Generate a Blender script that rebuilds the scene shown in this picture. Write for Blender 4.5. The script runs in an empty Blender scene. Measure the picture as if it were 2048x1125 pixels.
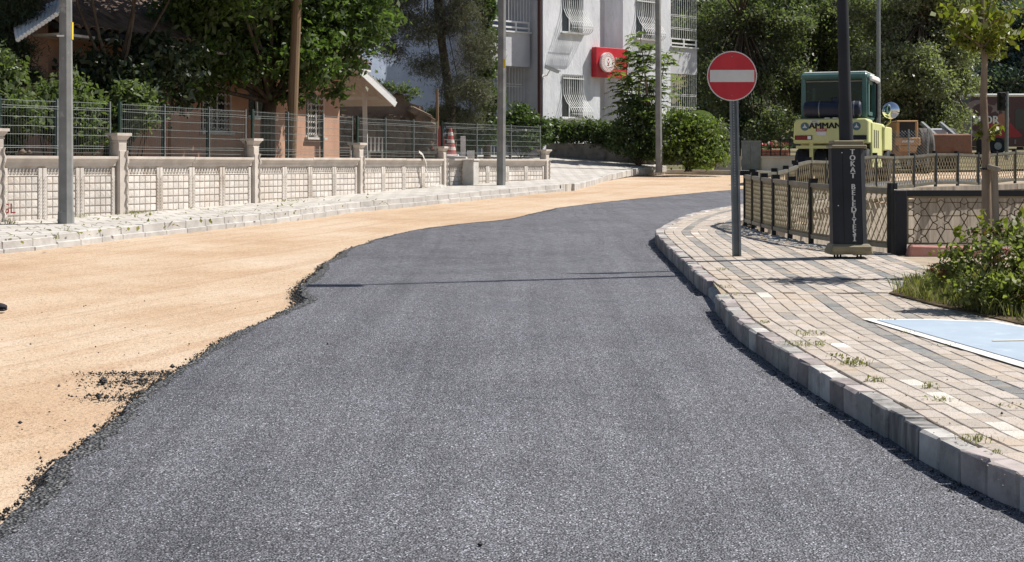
import bpy, bmesh, math, random
import numpy as np
from mathutils import Vector, Matrix, geometry

S = bpy.context.scene
C = S.collection
R = math.radians
# ------------------------------------------------------------------ camera
FPX = 2958.0            # focal length in photo pixels (2048 wide)
CAM_H = 1.65
HZ = 328.15             # true horizon row of the photograph
SL = (HZ - 250.0) / FPX  # the street climbs away from the viewer
cd = bpy.data.cameras.new('camera'); cam = bpy.data.objects.new('camera', cd); C.objects.link(cam)
cam.location = (0, 0, CAM_H); cam.rotation_euler = (R(90), 0, 0)
cd.sensor_width = 36; cd.lens = FPX / 2048 * 36; cd.shift_y = -(562.5 - HZ) / 2048
cd.clip_end = 3000; cd.clip_start = 0.05
S.camera = cam
# ------------------------------------------------------------------ sky and sun
SUN_EL = R(54); SUN_H = Vector((0.965, 0.255, 0)).normalized()
w = bpy.data.worlds.new('World'); S.world = w; w.use_nodes = True
nt = w.node_tree; nt.nodes.clear()
sky = nt.nodes.new('ShaderNodeTexSky'); sky.sky_type = 'NISHITA'; sky.sun_disc = False
sky.sun_elevation = SUN_EL; sky.sun_rotation = math.atan2(SUN_H.x, SUN_H.y)
bg = nt.nodes.new('ShaderNodeBackground'); bg.inputs[1].default_value = 0.065
wo = nt.nodes.new('ShaderNodeOutputWorld')
nt.links.new(sky.outputs[0], bg.inputs[0]); nt.links.new(bg.outputs[0], wo.inputs[0])
sd = bpy.data.lights.new('sun', 'SUN'); sd.energy = 5.0; sd.angle = R(0.53); sd.color = (1, 0.955, 0.89)
sun = bpy.data.objects.new('sun', sd); C.objects.link(sun)
sv = Vector((SUN_H.x * math.cos(SUN_EL), SUN_H.y * math.cos(SUN_EL), math.sin(SUN_EL)))
sun.rotation_euler = sv.to_track_quat('Z', 'Y').to_euler(); sun.location = (20, 10, 40)
S.view_settings.view_transform = 'Standard'; S.view_settings.look = 'None'
S.view_settings.exposure = 0.46; S.view_settings.gamma = 1
S.render.engine = 'CYCLES'; S.cycles.max_bounces = 6; S.cycles.transparent_max_bounces = 8
S.cycles.use_denoising = True

# ------------------------------------------------------------------ helpers
def gz(y):
    return SL * min(y, 100.0)
def G(px, py, o=0.0):                       # photo pixel -> point on the sloping street, o above it
    d = (CAM_H - o) * FPX / (py - 250.0)
    return Vector(((px - 1024) * d / FPX, d, gz(d) + o))
def A(px, py, d):                           # photo pixel at a known depth
    return Vector(((px - 1024) * d / FPX, d, CAM_H + (HZ - py) * d / FPX))
rnd = random.Random(7)
rng = np.random.default_rng(11)

def tag(o, label=None, cat=None, group=None, kind=None):
    if label: o['label'] = label
    if cat: o['category'] = cat
    if group: o['group'] = group
    if kind: o['kind'] = kind
    return o
def thing(name, loc, label, cat, group=None):
    o = bpy.data.objects.new(name, None); C.objects.link(o); o.location = loc
    o.empty_display_size = 0.2
    return tag(o, label, cat, group)
def origin(o):
    v = Vector((0, 0, 0))
    while o is not None:
        v += Vector(o.location); o = o.parent
    return v
class MB:
    def __init__(s, M=None):
        s.v = []; s.f = []; s.M = M; s.mi = []
    def add(s, vs, fs, M=None):
        b = len(s.v)
        for p in vs:
            p = Vector(p)
            if M is not None: p = M @ p
            if s.M is not None: p = s.M @ p
            s.v.append(p)
        for f in fs: s.f.append([i + b for i in f])
        return s
    def box(s, a, b, M=None, taper=None):
        x0, y0, z0 = a; x1, y1, z1 = b
        vs = [(x0,y0,z0),(x1,y0,z0),(x1,y1,z0),(x0,y1,z0),(x0,y0,z1),(x1,y0,z1),(x1,y1,z1),(x0,y1,z1)]
        if taper:
            cx, cy = (x0+x1)/2, (y0+y1)/2
            for i in range(4, 8): vs[i] = (cx+(vs[i][0]-cx)*taper, cy+(vs[i][1]-cy)*taper, vs[i][2])
        return s.add(vs, [(0,3,2,1),(4,5,6,7),(0,1,5,4),(1,2,6,5),(2,3,7,6),(3,0,4,7)], M)
    def hexa(s, p, M=None):                 # 8 free corners, bottom 4 then top 4
        return s.add(p, [(0,3,2,1),(4,5,6,7),(0,1,5,4),(1,2,6,5),(2,3,7,6),(3,0,4,7)], M)
    def beam(s, p, q, w, h, up=(0,0,1)):    # box section bar between two points
        p = Vector(p); q = Vector(q); d = (q-p).normalized(); u = Vector(up)
        x = d.cross(u)
        if x.length < 1e-4: x = d.cross(Vector((0,1,0)))
        x.normalize(); z = x.cross(d)
        x *= w/2; z *= h/2
        return s.hexa([p-x-z, p+x-z, q+x-z, q-x-z, p-x+z, p+x+z, q+x+z, q-x+z])
    def tube(s, pts, r, n=8, cap=True, ph=0.0):
        pts = [Vector(p) for p in pts]; k = len(pts)
        rr = r if isinstance(r, (list, tuple)) else [r]*k
        ref = None; vs = []; fs = []
        for i in range(k):
            t = (pts[min(i+1,k-1)]-pts[max(i-1,0)]).normalized()
            if ref is None:
                ref = t.cross(Vector((0,1,0)) if abs(t.y) < 0.9 else Vector((1,0,0))).normalized()
            ref = (ref - t*ref.dot(t)).normalized(); b = t.cross(ref)
            for j in range(n):
                a = 2*math.pi*j/n + ph
                vs.append(pts[i] + (ref*math.cos(a)+b*math.sin(a))*rr[i])
        for i in range(k-1):
            for j in range(n):
                fs.append((i*n+j, i*n+(j+1)%n, (i+1)*n+(j+1)%n, (i+1)*n+j))
        if cap:
            fs.append(tuple(range(n))[::-1]); fs.append(tuple((k-1)*n+j for j in range(n)))
        return s.add(vs, fs)
    def prism(s, poly, a, b):               # poly in 2D list of (Vector) points extruded by vector
        n = len(poly); a = Vector(a); b = Vector(b)
        vs = [Vector(p)+a for p in poly]+[Vector(p)+b for p in poly]
        fs = [tuple(range(n))[::-1], tuple(range(n, 2*n))]
        for i in range(n): fs.append((i, (i+1)%n, n+(i+1)%n, n+i))
        return s.add(vs, fs)
    def disc(s, c, r, axis, thick, n=32):
        axis = Vector(axis).normalized()
        return s.tube([Vector(c)-axis*thick/2, Vector(c)+axis*thick/2], r, n)
    def lathe(s, c, prof, n=16, axis='z'):  # prof list of (r,h)
        vs = []; fs = []
        for r, h in prof:
            for j in range(n):
                a = 2*math.pi*j/n
                if axis == 'z': vs.append((c[0]+r*math.cos(a), c[1]+r*math.sin(a), c[2]+h))
                elif axis == 'x': vs.append((c[0]+h, c[1]+r*math.cos(a), c[2]+r*math.sin(a)))
                else: vs.append((c[0]+r*math.cos(a), c[1]+h, c[2]+r*math.sin(a)))
        k = len(prof)
        for i in range(k-1):
            for j in range(n): fs.append((i*n+j, i*n+(j+1)%n, (i+1)*n+(j+1)%n, (i+1)*n+j))
        fs.append(tuple(range(n))[::-1]); fs.append(tuple((k-1)*n+j for j in range(n)))
        return s.add(vs, fs)
    def build(s, name, mat, parent=None, smooth=False, bevel=0.0, kind=None):
        o0 = origin(parent) if parent else Vector((0,0,0))
        me = bpy.data.meshes.new(name)
        me.from_pydata([tuple(p-o0) for p in s.v], [], s.f)
        bm = bmesh.new(); bm.from_mesh(me); bmesh.ops.recalc_face_normals(bm, faces=bm.faces)
        if bevel: bmesh.ops.bevel(bm, geom=list(bm.edges), offset=bevel, segments=1, affect='EDGES', clamp_overlap=True)
        if smooth:
            for f in bm.faces: f.smooth = True
            for e in bm.edges:
                if len(e.link_faces) == 2 and e.calc_face_angle(0) > 0.7: e.smooth = False
        bm.to_mesh(me); bm.free(); me.materials.append(mat)
        o = bpy.data.objects.new(name, me); C.objects.link(o)
        if parent: o.parent = parent
        if kind: o['kind'] = kind
        return o
def single(mb, name, mat, loc, label, cat, group=None, kind=None, **k):   # a thing of one mesh, its origin at its base
    e = bpy.data.objects.new('tmp', None); e.location = loc
    o0 = Vector(loc)
    mb.v = [p-o0 for p in mb.v]
    o = mb.build(name, mat, None, **k); o.location = loc
    bpy.data.objects.remove(e)
    return tag(o, label, cat, group, kind)
def mesh_np(name, V, F, mat, parent=None, kind=None, smooth=False):   # V (n,3), F (m,k)
    o0 = origin(parent) if parent else Vector((0,0,0))
    V = np.asarray(V, dtype=np.float32) - np.array(o0, dtype=np.float32)
    F = np.asarray(F, dtype=np.int32); m, k = F.shape
    me = bpy.data.meshes.new(name); me.vertices.add(len(V)); me.vertices.foreach_set('co', V.ravel())
    me.loops.add(m*k); me.loops.foreach_set('vertex_index', F.ravel())
    me.polygons.add(m); me.polygons.foreach_set('loop_start', np.arange(0, m*k, k, dtype=np.int32))
    me.polygons.foreach_set('loop_total', np.full(m, k, dtype=np.int32))
    if smooth: me.polygons.foreach_set('use_smooth', np.ones(m, dtype=bool))
    me.update(calc_edges=True); me.validate(); me.materials.append(mat)
    o = bpy.data.objects.new(name, me); C.objects.link(o)
    if parent: o.parent = parent
    if kind: o['kind'] = kind
    return o
def piece(name, mesh, parent, M):
    o = bpy.data.objects.new(name, mesh); C.objects.link(o); o.parent = parent
    o.matrix_basis = Matrix.Translation(-origin(parent)) @ M if parent else M
    return o

# ------------------------------------------------------------------ materials
def newmat(name):
    m = bpy.data.materials.new(name); m.use_nodes = True
    n = m.node_tree; b = n.nodes['Principled BSDF']
    return m, n, b
def ramp(n, stops, interp='LINEAR'):
    r = n.nodes.new('ShaderNodeValToRGB'); cr = r.color_ramp; cr.interpolation = interp
    while len(cr.elements) < len(stops): cr.elements.new(0.5)
    for e, (p, c) in zip(cr.elements, stops):
        e.position = p; e.color = (c[0], c[1], c[2], 1) if not isinstance(c, (int, float)) else (c, c, c, 1)
    return r
def mixc(n, fac, a, b, mode='MIX'):
    x = n.nodes.new('ShaderNodeMix'); x.data_type = 'RGBA'; x.blend_type = mode
    for s, v in ((0, fac), (6, a), (7, b)):
        if hasattr(v, 'links'): n.links.new(v, x.inputs[s])
        elif isinstance(v, (int, float)): x.inputs[s].default_value = v if s == 0 else (v, v, v, 1)
        else: x.inputs[s].default_value = (*v, 1)
    return x.outputs[2]
def math_(n, op, a, b=None):
    x = n.nodes.new('ShaderNodeMath'); x.operation = op
    for i, v in enumerate((a, b)):
        if v is None: continue
        if hasattr(v, 'links'): n.links.new(v, x.inputs[i])
        else: x.inputs[i].default_value = v
    return x.outputs[0]
def pos(n, scale=(1,1,1), rot=(0,0,0)):
    g = n.nodes.new('ShaderNodeNewGeometry'); mp = n.nodes.new('ShaderNodeMapping'); m2 = n.nodes.new('ShaderNodeMapping')
    mp.inputs['Rotation'].default_value = rot; m2.inputs['Scale'].default_value = scale        # turn first, then stretch
    n.links.new(g.outputs['Position'], mp.inputs[0]); n.links.new(mp.outputs[0], m2.inputs[0]); return m2.outputs[0]
def noise(n, vec, scale, detail=4, rough=0.55):
    t = n.nodes.new('ShaderNodeTexNoise'); t.inputs['Scale'].default_value = scale
    t.inputs['Detail'].default_value = detail; t.inputs['Roughness'].default_value = rough
    n.links.new(vec, t.inputs['Vector']); return t.outputs['Fac']
def voro(n, vec, scale, out='Color', rand=1.0, feature='F1'):
    t = n.nodes.new('ShaderNodeTexVoronoi'); t.inputs['Scale'].default_value = scale; t.feature = feature
    t.inputs['Randomness'].default_value = rand
    n.links.new(vec, t.inputs['Vector']); return t.outputs[out]
def bump(n, b, h, strength, dist):
    x = n.nodes.new('ShaderNodeBump'); x.inputs['Strength'].default_value = strength; x.inputs['Distance'].default_value = dist
    n.links.new(h, x.inputs['Height']); n.links.new(x.outputs[0], b.inputs['Normal'])
def island(n):
    g = n.nodes.new('ShaderNodeNewGeometry'); oi = n.nodes.new('ShaderNodeObjectInfo')
    a = math_(n, 'ADD', g.outputs['Random Per Island'], oi.outputs['Random'])
    return math_(n, 'FRACT', a)
def pm(name, c1, c2, scale=6, rough=0.8, bstr=0.0, bscale=40, bdist=0.01, metal=0.0, dirt=None, rndv=0.0, spec=0.4, stretch=(1,1,1)):
    m, n, b = newmat(name)
    v = pos(n, stretch)
    nz = noise(n, v, scale, 6, 0.6)
    r = ramp(n, [(0.32, c1), (0.68, c2)]); n.links.new(nz, r.inputs[0]); col = r.outputs[0]
    if dirt:
        d = ramp(n, [(dirt[1], 0.0), (dirt[2], 1.0)]); n.links.new(noise(n, v, dirt[3], 8, 0.7), d.inputs[0])
        col = mixc(n, d.outputs[0], col, dirt[0])
    if rndv:
        k = math_(n, 'MULTIPLY_ADD', island(n), 2*rndv); k.node.inputs[2].default_value = 1-rndv
        h = n.nodes.new('ShaderNodeHueSaturation'); n.links.new(k, h.inputs['Value']); n.links.new(col, h.inputs['Color']); col = h.outputs[0]
    n.links.new(col, b.inputs['Base Color'])
    b.inputs['Roughness'].default_value = rough; b.inputs['Metallic'].default_value = metal
    b.inputs['Specular IOR Level'].default_value = spec
    if bstr: bump(n, b, noise(n, v, bscale, 5, 0.65), bstr, bdist)
    return m
def leafmat(name, c1, c2, c3, trans=0.35, rough=0.45, spec=0.35):
    m, n, b = newmat(name)
    r = ramp(n, [(0.0, c1), (0.55, c2), (1.0, c3)]); n.links.new(island(n), r.inputs[0])
    big = noise(n, pos(n), 0.9, 2)
    col = mixc(n, 0.35, r.outputs[0], mixc(n, big, [x*0.55 for x in c1], c3))
    n.links.new(col, b.inputs['Base Color']); b.inputs['Roughness'].default_value = rough
    b.inputs['Specular IOR Level'].default_value = spec
    t = n.nodes.new('ShaderNodeBsdfTranslucent')
    n.links.new(mixc(n, 1.0, col, (1.25, 1.5, 0.55), 'MULTIPLY'), t.inputs[0])
    mx = n.nodes.new('ShaderNodeMixShader'); mx.inputs[0].default_value = trans
    n.links.new(b.outputs[0], mx.inputs[1]); n.links.new(t.outputs[0], mx.inputs[2])
    n.links.new(mx.outputs[0], n.nodes['Material Output'].inputs[0])
    return m

M = {}
# compacted sand and gravel sub-base with faint roller tracks
m, n, b = newmat('sand'); v = pos(n)
base = ramp(n, [(0.3, (0.43, 0.29, 0.185)), (0.5, (0.52, 0.385, 0.265)), (0.68, (0.59, 0.475, 0.365))])
n.links.new(noise(n, v, 0.55, 9, 0.66), base.inputs[0])
wp = noise(n, pos(n, (0.4, 0.4, 1)), 0.5, 2); cx_ = n.nodes.new('ShaderNodeCombineXYZ'); n.links.new(math_(n, 'MULTIPLY', wp, 1.2), cx_.inputs[0])
def tracks(rot, sx_, lo, hi):
    vv = n.nodes.new('ShaderNodeVectorMath'); vv.operation = 'ADD'
    n.links.new(pos(n, (sx_, 0.07, 1), (0, 0, rot)), vv.inputs[0]); n.links.new(cx_.outputs[0], vv.inputs[1])
    r = ramp(n, [(lo, 0.0), (hi, 1.0)]); n.links.new(noise(n, vv.outputs[0], 1.0, 4, 0.7), r.inputs[0]); return r.outputs[0]
col = mixc(n, math_(n, 'MULTIPLY', tracks(R(22), 2.2, 0.48, 0.66), 0.45), base.outputs[0], (0.60, 0.49, 0.375))
col = mixc(n, math_(n, 'MULTIPLY', tracks(R(21), 5.0, 0.56, 0.64), 0.42), col, (0.42, 0.275, 0.175))
col = mixc(n, math_(n, 'MULTIPLY', tracks(R(26), 10.0, 0.60, 0.65), 0.3), col, (0.40, 0.26, 0.165))
sp = ramp(n, [(0.0, 0.5), (0.12, 0.75), (0.3, 1.0), (0.9, 1.0), (1.0, 1.15)]); n.links.new(voro(n, v, 62), sp.inputs[0])
col = mixc(n, 1.0, col, sp.outputs[0], 'MULTIPLY')
gs = ramp(n, [(0.53, 1.0), (0.68, 0.42)]); n.links.new(noise(n, v, 30, 5, 0.85), gs.inputs[0])
col = mixc(n, 1.0, col, gs.outputs[0], 'MULTIPLY')
n.links.new(col, b.inputs['Base Color']); b.inputs['Roughness'].default_value = 0.95; b.inputs['Specular IOR Level'].default_value = 0.1
bump(n, b, mixc(n, 0.5, noise(n, v, 5, 8, 0.7), noise(n, v, 45, 3, 0.7)), 0.8, 0.03); M['sand'] = m
# fresh asphalt: coarse, glittering stone grains in black binder
m, n, b = newmat('asphalt'); v = pos(n)
g1 = ramp(n, [(0.0, 0.012), (0.3, 0.04), (0.6, 0.11), (0.82, 0.22), (1.0, 0.60)])
n.links.new(voro(n, v, 150), g1.inputs[0])
g2 = ramp(n, [(0.28, 0.35), (0.5, 0.95), (0.72, 1.8)]); n.links.new(noise(n, v, 85, 3, 0.75), g2.inputs[0])
col = mixc(n, 1.0, g1.outputs[0], g2.outputs[0], 'MULTIPLY')
wp = noise(n, pos(n, (0.9, 0.35, 1)), 0.8, 3, 0.5)
vv = n.nodes.new('ShaderNodeVectorMath'); vv.operation = 'ADD'; cx_ = n.nodes.new('ShaderNodeCombineXYZ'); n.links.new(math_(n, 'MULTIPLY', wp, 0.9), cx_.inputs[0])
n.links.new(pos(n, (3.2, 0.10, 1)), vv.inputs[0]); n.links.new(cx_.outputs[0], vv.inputs[1])
wv = ramp(n, [(0.28, (0.80, 0.80, 0.83)), (0.5, (1.0, 1.0, 1.03)), (0.72, (1.13, 1.13, 1.18))]); n.links.new(noise(n, vv.outputs[0], 1.6, 5, 0.62), wv.inputs[0])
col = mixc(n, 1.0, col, wv.outputs[0], 'MULTIPLY')
ln = ramp(n, [(0.40, 1.0), (0.47, 0.91), (0.53, 1.0), (0.62, 1.0), (0.68, 1.07), (0.75, 1.0)]); vl = n.nodes.new('ShaderNodeVectorMath'); vl.operation = 'ADD'
n.links.new(pos(n, (2.4, 0.035, 1)), vl.inputs[0]); n.links.new(cx_.outputs[0], vl.inputs[1]); n.links.new(noise(n, vl.outputs[0], 2.2, 2, 0.5), ln.inputs[0])
col = mixc(n, 1.0, col, ln.outputs[0], 'MULTIPLY')
pt_ = ramp(n, [(0.32, 0.74), (0.5, 1.0), (0.68, 1.16)]); n.links.new(noise(n, v, 0.8, 6, 0.7), pt_.inputs[0])
col = mixc(n, 1.0, col, pt_.outputs[0], 'MULTIPLY')
col = mixc(n, 1.0, col, (1.10, 1.105, 1.20), 'MULTIPLY')
n.links.new(col, b.inputs['Base Color']); b.inputs['Specular IOR Level'].default_value = 0.45
rr_ = ramp(n, [(0.35, 0.5), (0.65, 0.72)]); n.links.new(noise(n, v, 1.7, 4), rr_.inputs[0]); n.links.new(rr_.outputs[0], b.inputs['Roughness'])
bump(n, b, voro(n, v, 105, 'Distance'), 0.8, 0.009); M['asphalt'] = m
m, n, b = newmat('asphalt_edge'); v = pos(n)
g1 = ramp(n, [(0.0, 0.008), (0.4, 0.03), (0.7, 0.09), (1.0, 0.30)]); n.links.new(voro(n, v, 80), g1.inputs[0])
g2 = ramp(n, [(0.3, 0.4), (0.7, 1.9)]); n.links.new(noise(n, v, 22, 4, 0.7), g2.inputs[0])
n.links.new(mixc(n, 1.0, g1.outputs[0], g2.outputs[0], 'MULTIPLY'), b.inputs['Base Color']); b.inputs['Roughness'].default_value = 0.6
bump(n, b, voro(n, v, 55, 'Distance'), 1.0, 0.03); M['asphalt_edge'] = m
m, n, b = newmat('asphalt_loose'); v = pos(n)
g1 = ramp(n, [(0.0, 0.006), (0.6, 0.02), (1.0, 0.07)]); n.links.new(voro(n, v, 120), g1.inputs[0])
n.links.new(g1.outputs[0], b.inputs['Base Color']); b.inputs['Roughness'].default_value = 0.6
bump(n, b, voro(n, v, 90, 'Distance'), 0.9, 0.01); M['crumb'] = m

def paver_mat(name, c1, c2, spots):
    m, n, b = newmat(name); v = pos(n)
    r = ramp(n, [(0.0, c1), (1.0, c2)]); n.links.new(island(n), r.inputs[0])
    d = ramp(n, [(0.38, 0.0), (0.66, 1.0)]); n.links.new(noise(n, v, 1.1, 7, 0.7), d.inputs[0])
    col = mixc(n, math_(n, 'MULTIPLY', d.outputs[0], 0.55), r.outputs[0], (0.44, 0.37, 0.30))
    s = ramp(n, [(0.1, 0.5), (0.35, 1.0), (0.8, 1.0), (1.0, 1.25)]); n.links.new(voro(n, v, 210), s.inputs[0])
    col = mixc(n, 1.0, col, s.outputs[0], 'MULTIPLY')
    s2 = ramp(n, [(0.60, 1.0), (0.75, spots)]); n.links.new(noise(n, v, 14, 6, 0.75), s2.inputs[0])
    col = mixc(n, 1.0, col, s2.outputs[0], 'MULTIPLY')
    sd_ = ramp(n, [(0.52, 0.0), (0.68, 0.75)]); n.links.new(noise(n, v, 2.3, 9, 0.75), sd_.inputs[0])
    col = mixc(n, sd_.outputs[0], col, (0.47, 0.36, 0.255))
    dk = ramp(n, [(0.62, 0.0), (0.74, 0.6)]); n.links.new(noise(n, pos(n, (1, 1, 1), (0.3, 0.2, 0.7)), 4.5, 8, 0.8), dk.inputs[0])
    col = mixc(n, dk.outputs[0], col, (0.17, 0.15, 0.13))
    n.links.new(col, b.inputs['Base Color']); b.inputs['Roughness'].default_value = 0.9; b.inputs['Specular IOR Level'].default_value = 0.2
    bump(n, b, noise(n, v, 150, 3, 0.7), 0.5, 0.004); return m
M['paver_beige'] = paver_mat('paver_beige', (0.37, 0.33, 0.29), (0.50, 0.445, 0.395), 0.6)
M['paver_grey'] = paver_mat('paver_grey', (0.165, 0.175, 0.18), (0.235, 0.24, 0.24), 0.75)
M['paver_white'] = paver_mat('paver_white', (0.55, 0.52, 0.47), (0.7, 0.67, 0.61), 0.7)
M['joint'] = pm('joint_soil', (0.27, 0.22, 0.165), (0.44, 0.36, 0.27), 3, 0.95, 0.5, 60, 0.01, spec=0.1)
M['cobble'] = pm('cobble', (0.25, 0.25, 0.25), (0.42, 0.41, 0.39), 4, 0.9, 0.3, 60, 0.01, rndv=0.25, spec=0.2)
M['kerb_white'] = pm('kerb_white', (0.32, 0.305, 0.285), (0.47, 0.45, 0.425), 7, 0.85, 0.4, 50, 0.006, dirt=((0.16, 0.15, 0.14), 0.5, 0.72, 6), rndv=0.28, spec=0.2)
M['kerb_pink'] = pm('kerb_pink', (0.31, 0.27, 0.255), (0.43, 0.38, 0.36), 7, 0.85, 0.4, 50, 0.006, dirt=((0.17, 0.15, 0.145), 0.5, 0.72, 6), rndv=0.28, spec=0.2)
M['kerb_black'] = pm('kerb_stained', (0.06, 0.06, 0.06), (0.36, 0.34, 0.32), 5, 0.7, 0.4, 50, 0.006, stretch=(1, 3.5, 0.5))
M['kerb_left'] = pm('kerb_left', (0.40, 0.385, 0.365), (0.54, 0.52, 0.49), 4, 0.85, 0.5, 40, 0.008, dirt=((0.38, 0.36, 0.34), 0.5, 0.7, 3), rndv=0.1, spec=0.2)
# bleached paving of the far pavement: pieces too small to build, joints as fine relief
m, n, b = newmat('bleached_paving'); v = pos(n, (1, 1, 0.0), (0, 0, R(-28)))
bt = n.nodes.new('ShaderNodeTexBrick'); bt.inputs['Scale'].default_value = 1.0
bt.inputs['Brick Width'].default_value = 0.4; bt.inputs['Row Height'].default_value = 0.4; bt.inputs['Mortar Size'].default_value = 0.014
bt.inputs['Color1'].default_value = (0.42, 0.395, 0.36, 1); bt.inputs['Color2'].default_value = (0.53, 0.505, 0.47, 1); bt.inputs['Mortar'].default_value = (0.20, 0.18, 0.155, 1)
n.links.new(v, bt.inputs[0])
d = ramp(n, [(0.5, 0.0), (0.75, 1.0)]); n.links.new(noise(n, pos(n), 1.6, 8, 0.72), d.inputs[0])
col = mixc(n, math_(n, 'MULTIPLY', d.outputs[0], 0.7), bt.outputs[0], (0.36, 0.325, 0.28))
n.links.new(col, b.inputs['Base Color']); b.inputs['Roughness'].default_value = 0.9; b.inputs['Specular IOR Level'].default_value = 0.2
bump(n, b, mixc(n, 0.5, bt.outputs['Fac'], noise(n, pos(n), 3, 5)), 0.8, -0.02); M['bleached'] = m
M['blue'] = pm('blue_paint', (0.30, 0.37, 0.45), (0.36, 0.43, 0.50), 3, 0.75, 0.25, 90, 0.004, dirt=((0.50, 0.56, 0.62), 0.55, 0.8, 4))
M['white_paint'] = pm('white_paint', (0.62, 0.61, 0.58), (0.74, 0.73, 0.70), 8, 0.7, 0.2, 80, 0.004, dirt=((0.42, 0.38, 0.32), 0.5, 0.7, 6))
M['yellow_paint'] = pm('yellow_paint', (0.52, 0.48, 0.38), (0.40, 0.45, 0.50), 9, 0.8)
M['precast'] = pm('precast_concrete', (0.50, 0.46, 0.415), (0.66, 0.615, 0.565), 2.2, 0.9, 0.5, 30, 0.01, dirt=((0.40, 0.33, 0.265), 0.5, 0.74, 1.6), rndv=0.07, stretch=(1, 1, 0.45), spec=0.2)
M['precast_block'] = pm('precast_block', (0.53, 0.485, 0.435), (0.70, 0.65, 0.60), 3, 0.92, 0.7, 45, 0.015, dirt=((0.48, 0.37, 0.285), 0.5, 0.74, 1.5), stretch=(1, 1, 0.5), rndv=0.1, spec=0.2)
M['precast_post'] = pm('precast_post', (0.45, 0.40, 0.35), (0.60, 0.54, 0.48), 3, 0.9, 0.4, 30, 0.01, spec=0.2)
M['concrete_pole'] = pm('pole_concrete', (0.17, 0.175, 0.172), (0.26, 0.262, 0.255), 3, 0.9, 0.35, 40, 0.006, dirt=((0.34, 0.34, 0.325), 0.6, 0.7, 5), spec=0.25)
M['canal'] = pm('canal_concrete', (0.22, 0.185, 0.145), (0.43, 0.37, 0.30), 2.5, 0.9, 0.4, 20, 0.02, stretch=(2.6, 2.6, 0.35), dirt=((0.20, 0.16, 0.12), 0.55, 0.75, 2), spec=0.2)
M['concrete_dark'] = pm('wall_old_concrete', (0.20, 0.18, 0.16), (0.34, 0.31, 0.28), 3, 0.95, 0.5, 20, 0.02, dirt=((0.13, 0.11, 0.10), 0.5, 0.7, 2), spec=0.1)
M['black_metal'] = pm('black_metal', (0.009, 0.010, 0.012), (0.018, 0.02, 0.022), 8, 0.6, spec=0.25)
M['anthracite'] = pm('anthracite', (0.016, 0.018, 0.023), (0.026, 0.029, 0.036), 2, 0.6, 0.1, 60, 0.002, spec=0.3)
M['khaki'] = pm('khaki_metal', (0.17, 0.145, 0.085), (0.25, 0.215, 0.135), 6, 0.5, spec=0.45)
M['bronze'] = pm('bronze_metal', (0.085, 0.062, 0.032), (0.14, 0.10, 0.055), 8, 0.45, spec=0.45)
M['rail'] = pm('rail_metal', (0.13, 0.125, 0.105), (0.21, 0.20, 0.165), 6, 0.38, spec=0.5, metal=0.3)
M['lattice'] = pm('lattice_metal', (0.23, 0.19, 0.115), (0.34, 0.285, 0.185), 8, 0.45, spec=0.5)
M['steel'] = pm('galvanised', (0.16, 0.18, 0.18), (0.26, 0.28, 0.28), 9, 0.45, metal=0.5)
M['steel_dark'] = pm('steel_dark', (0.15, 0.17, 0.18), (0.23, 0.25, 0.26), 6, 0.5, metal=0.3)
M['green_post'] = pm('green_post', (0.012, 0.03, 0.022), (0.02, 0.045, 0.034), 6, 0.5)
M['wire'] = pm('fence_wire', (0.15, 0.17, 0.165), (0.22, 0.24, 0.23), 9, 0.4, metal=0.2)
M['red_sign'] = pm('sign_red', (0.46, 0.016, 0.028), (0.56, 0.03, 0.042), 4, 0.4, dirt=((0.56, 0.10, 0.10), 0.62, 0.85, 5))
M['white_sign'] = pm('sign_white', (0.62, 0.61, 0.59), (0.70, 0.69, 0.66), 6, 0.45)
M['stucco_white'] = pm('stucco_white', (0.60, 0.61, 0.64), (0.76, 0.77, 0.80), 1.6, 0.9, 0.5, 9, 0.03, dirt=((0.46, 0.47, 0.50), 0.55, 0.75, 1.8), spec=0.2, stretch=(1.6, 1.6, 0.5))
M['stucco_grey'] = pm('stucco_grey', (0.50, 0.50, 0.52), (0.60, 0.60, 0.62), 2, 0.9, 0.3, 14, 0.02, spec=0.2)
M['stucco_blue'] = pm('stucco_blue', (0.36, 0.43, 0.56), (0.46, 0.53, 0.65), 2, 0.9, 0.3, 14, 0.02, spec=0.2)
M['salmon'] = pm('salmon_render', (0.45, 0.255, 0.17), (0.55, 0.33, 0.23), 1.5, 0.92, 0.5, 30, 0.015, dirt=((0.40, 0.27, 0.2), 0.55, 0.8, 2), spec=0.2)
M['white_metal'] = pm('white_metal', (0.66, 0.66, 0.65), (0.78, 0.78, 0.76), 6, 0.5)
M['white_wood'] = pm('white_boards', (0.55, 0.52, 0.48), (0.68, 0.65, 0.61), 4, 0.7, spec=0.3)
M['tile'] = pm('roof_tile', (0.10, 0.075, 0.06), (0.24, 0.17, 0.135), 3, 0.9, 0.4, 40, 0.01, rndv=0.3, spec=0.2)
M['downpipe'] = pm('brown_pipe', (0.045, 0.016, 0.013), (0.07, 0.026, 0.02), 4, 0.45)
M['soil'] = pm('yard_soil', (0.07, 0.055, 0.035), (0.16, 0.12, 0.075), 1.2, 0.95, 0.6, 15, 0.04, spec=0.1)
M['grass_ground'] = pm('far_ground', (0.10, 0.095, 0.05), (0.22, 0.185, 0.115), 0.3, 0.95, 0.4, 5, 0.05, spec=0.1)
M['rubble'] = pm('ruin_stone', (0.10, 0.075, 0.055), (0.21, 0.16, 0.12), 2.5, 0.95, 0.8, 8, 0.06, rndv=0.3, spec=0.1)
M['adobe'] = pm('ruin_adobe', (0.13, 0.10, 0.078), (0.19, 0.15, 0.12), 2, 0.95, 0.6, 18, 0.03, spec=0.1)
M['bark'] = pm('bark', (0.055, 0.042, 0.03), (0.13, 0.10, 0.075), 5, 0.95, 0.9, 25, 0.03, stretch=(2, 2, 0.5), spec=0.15)
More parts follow.
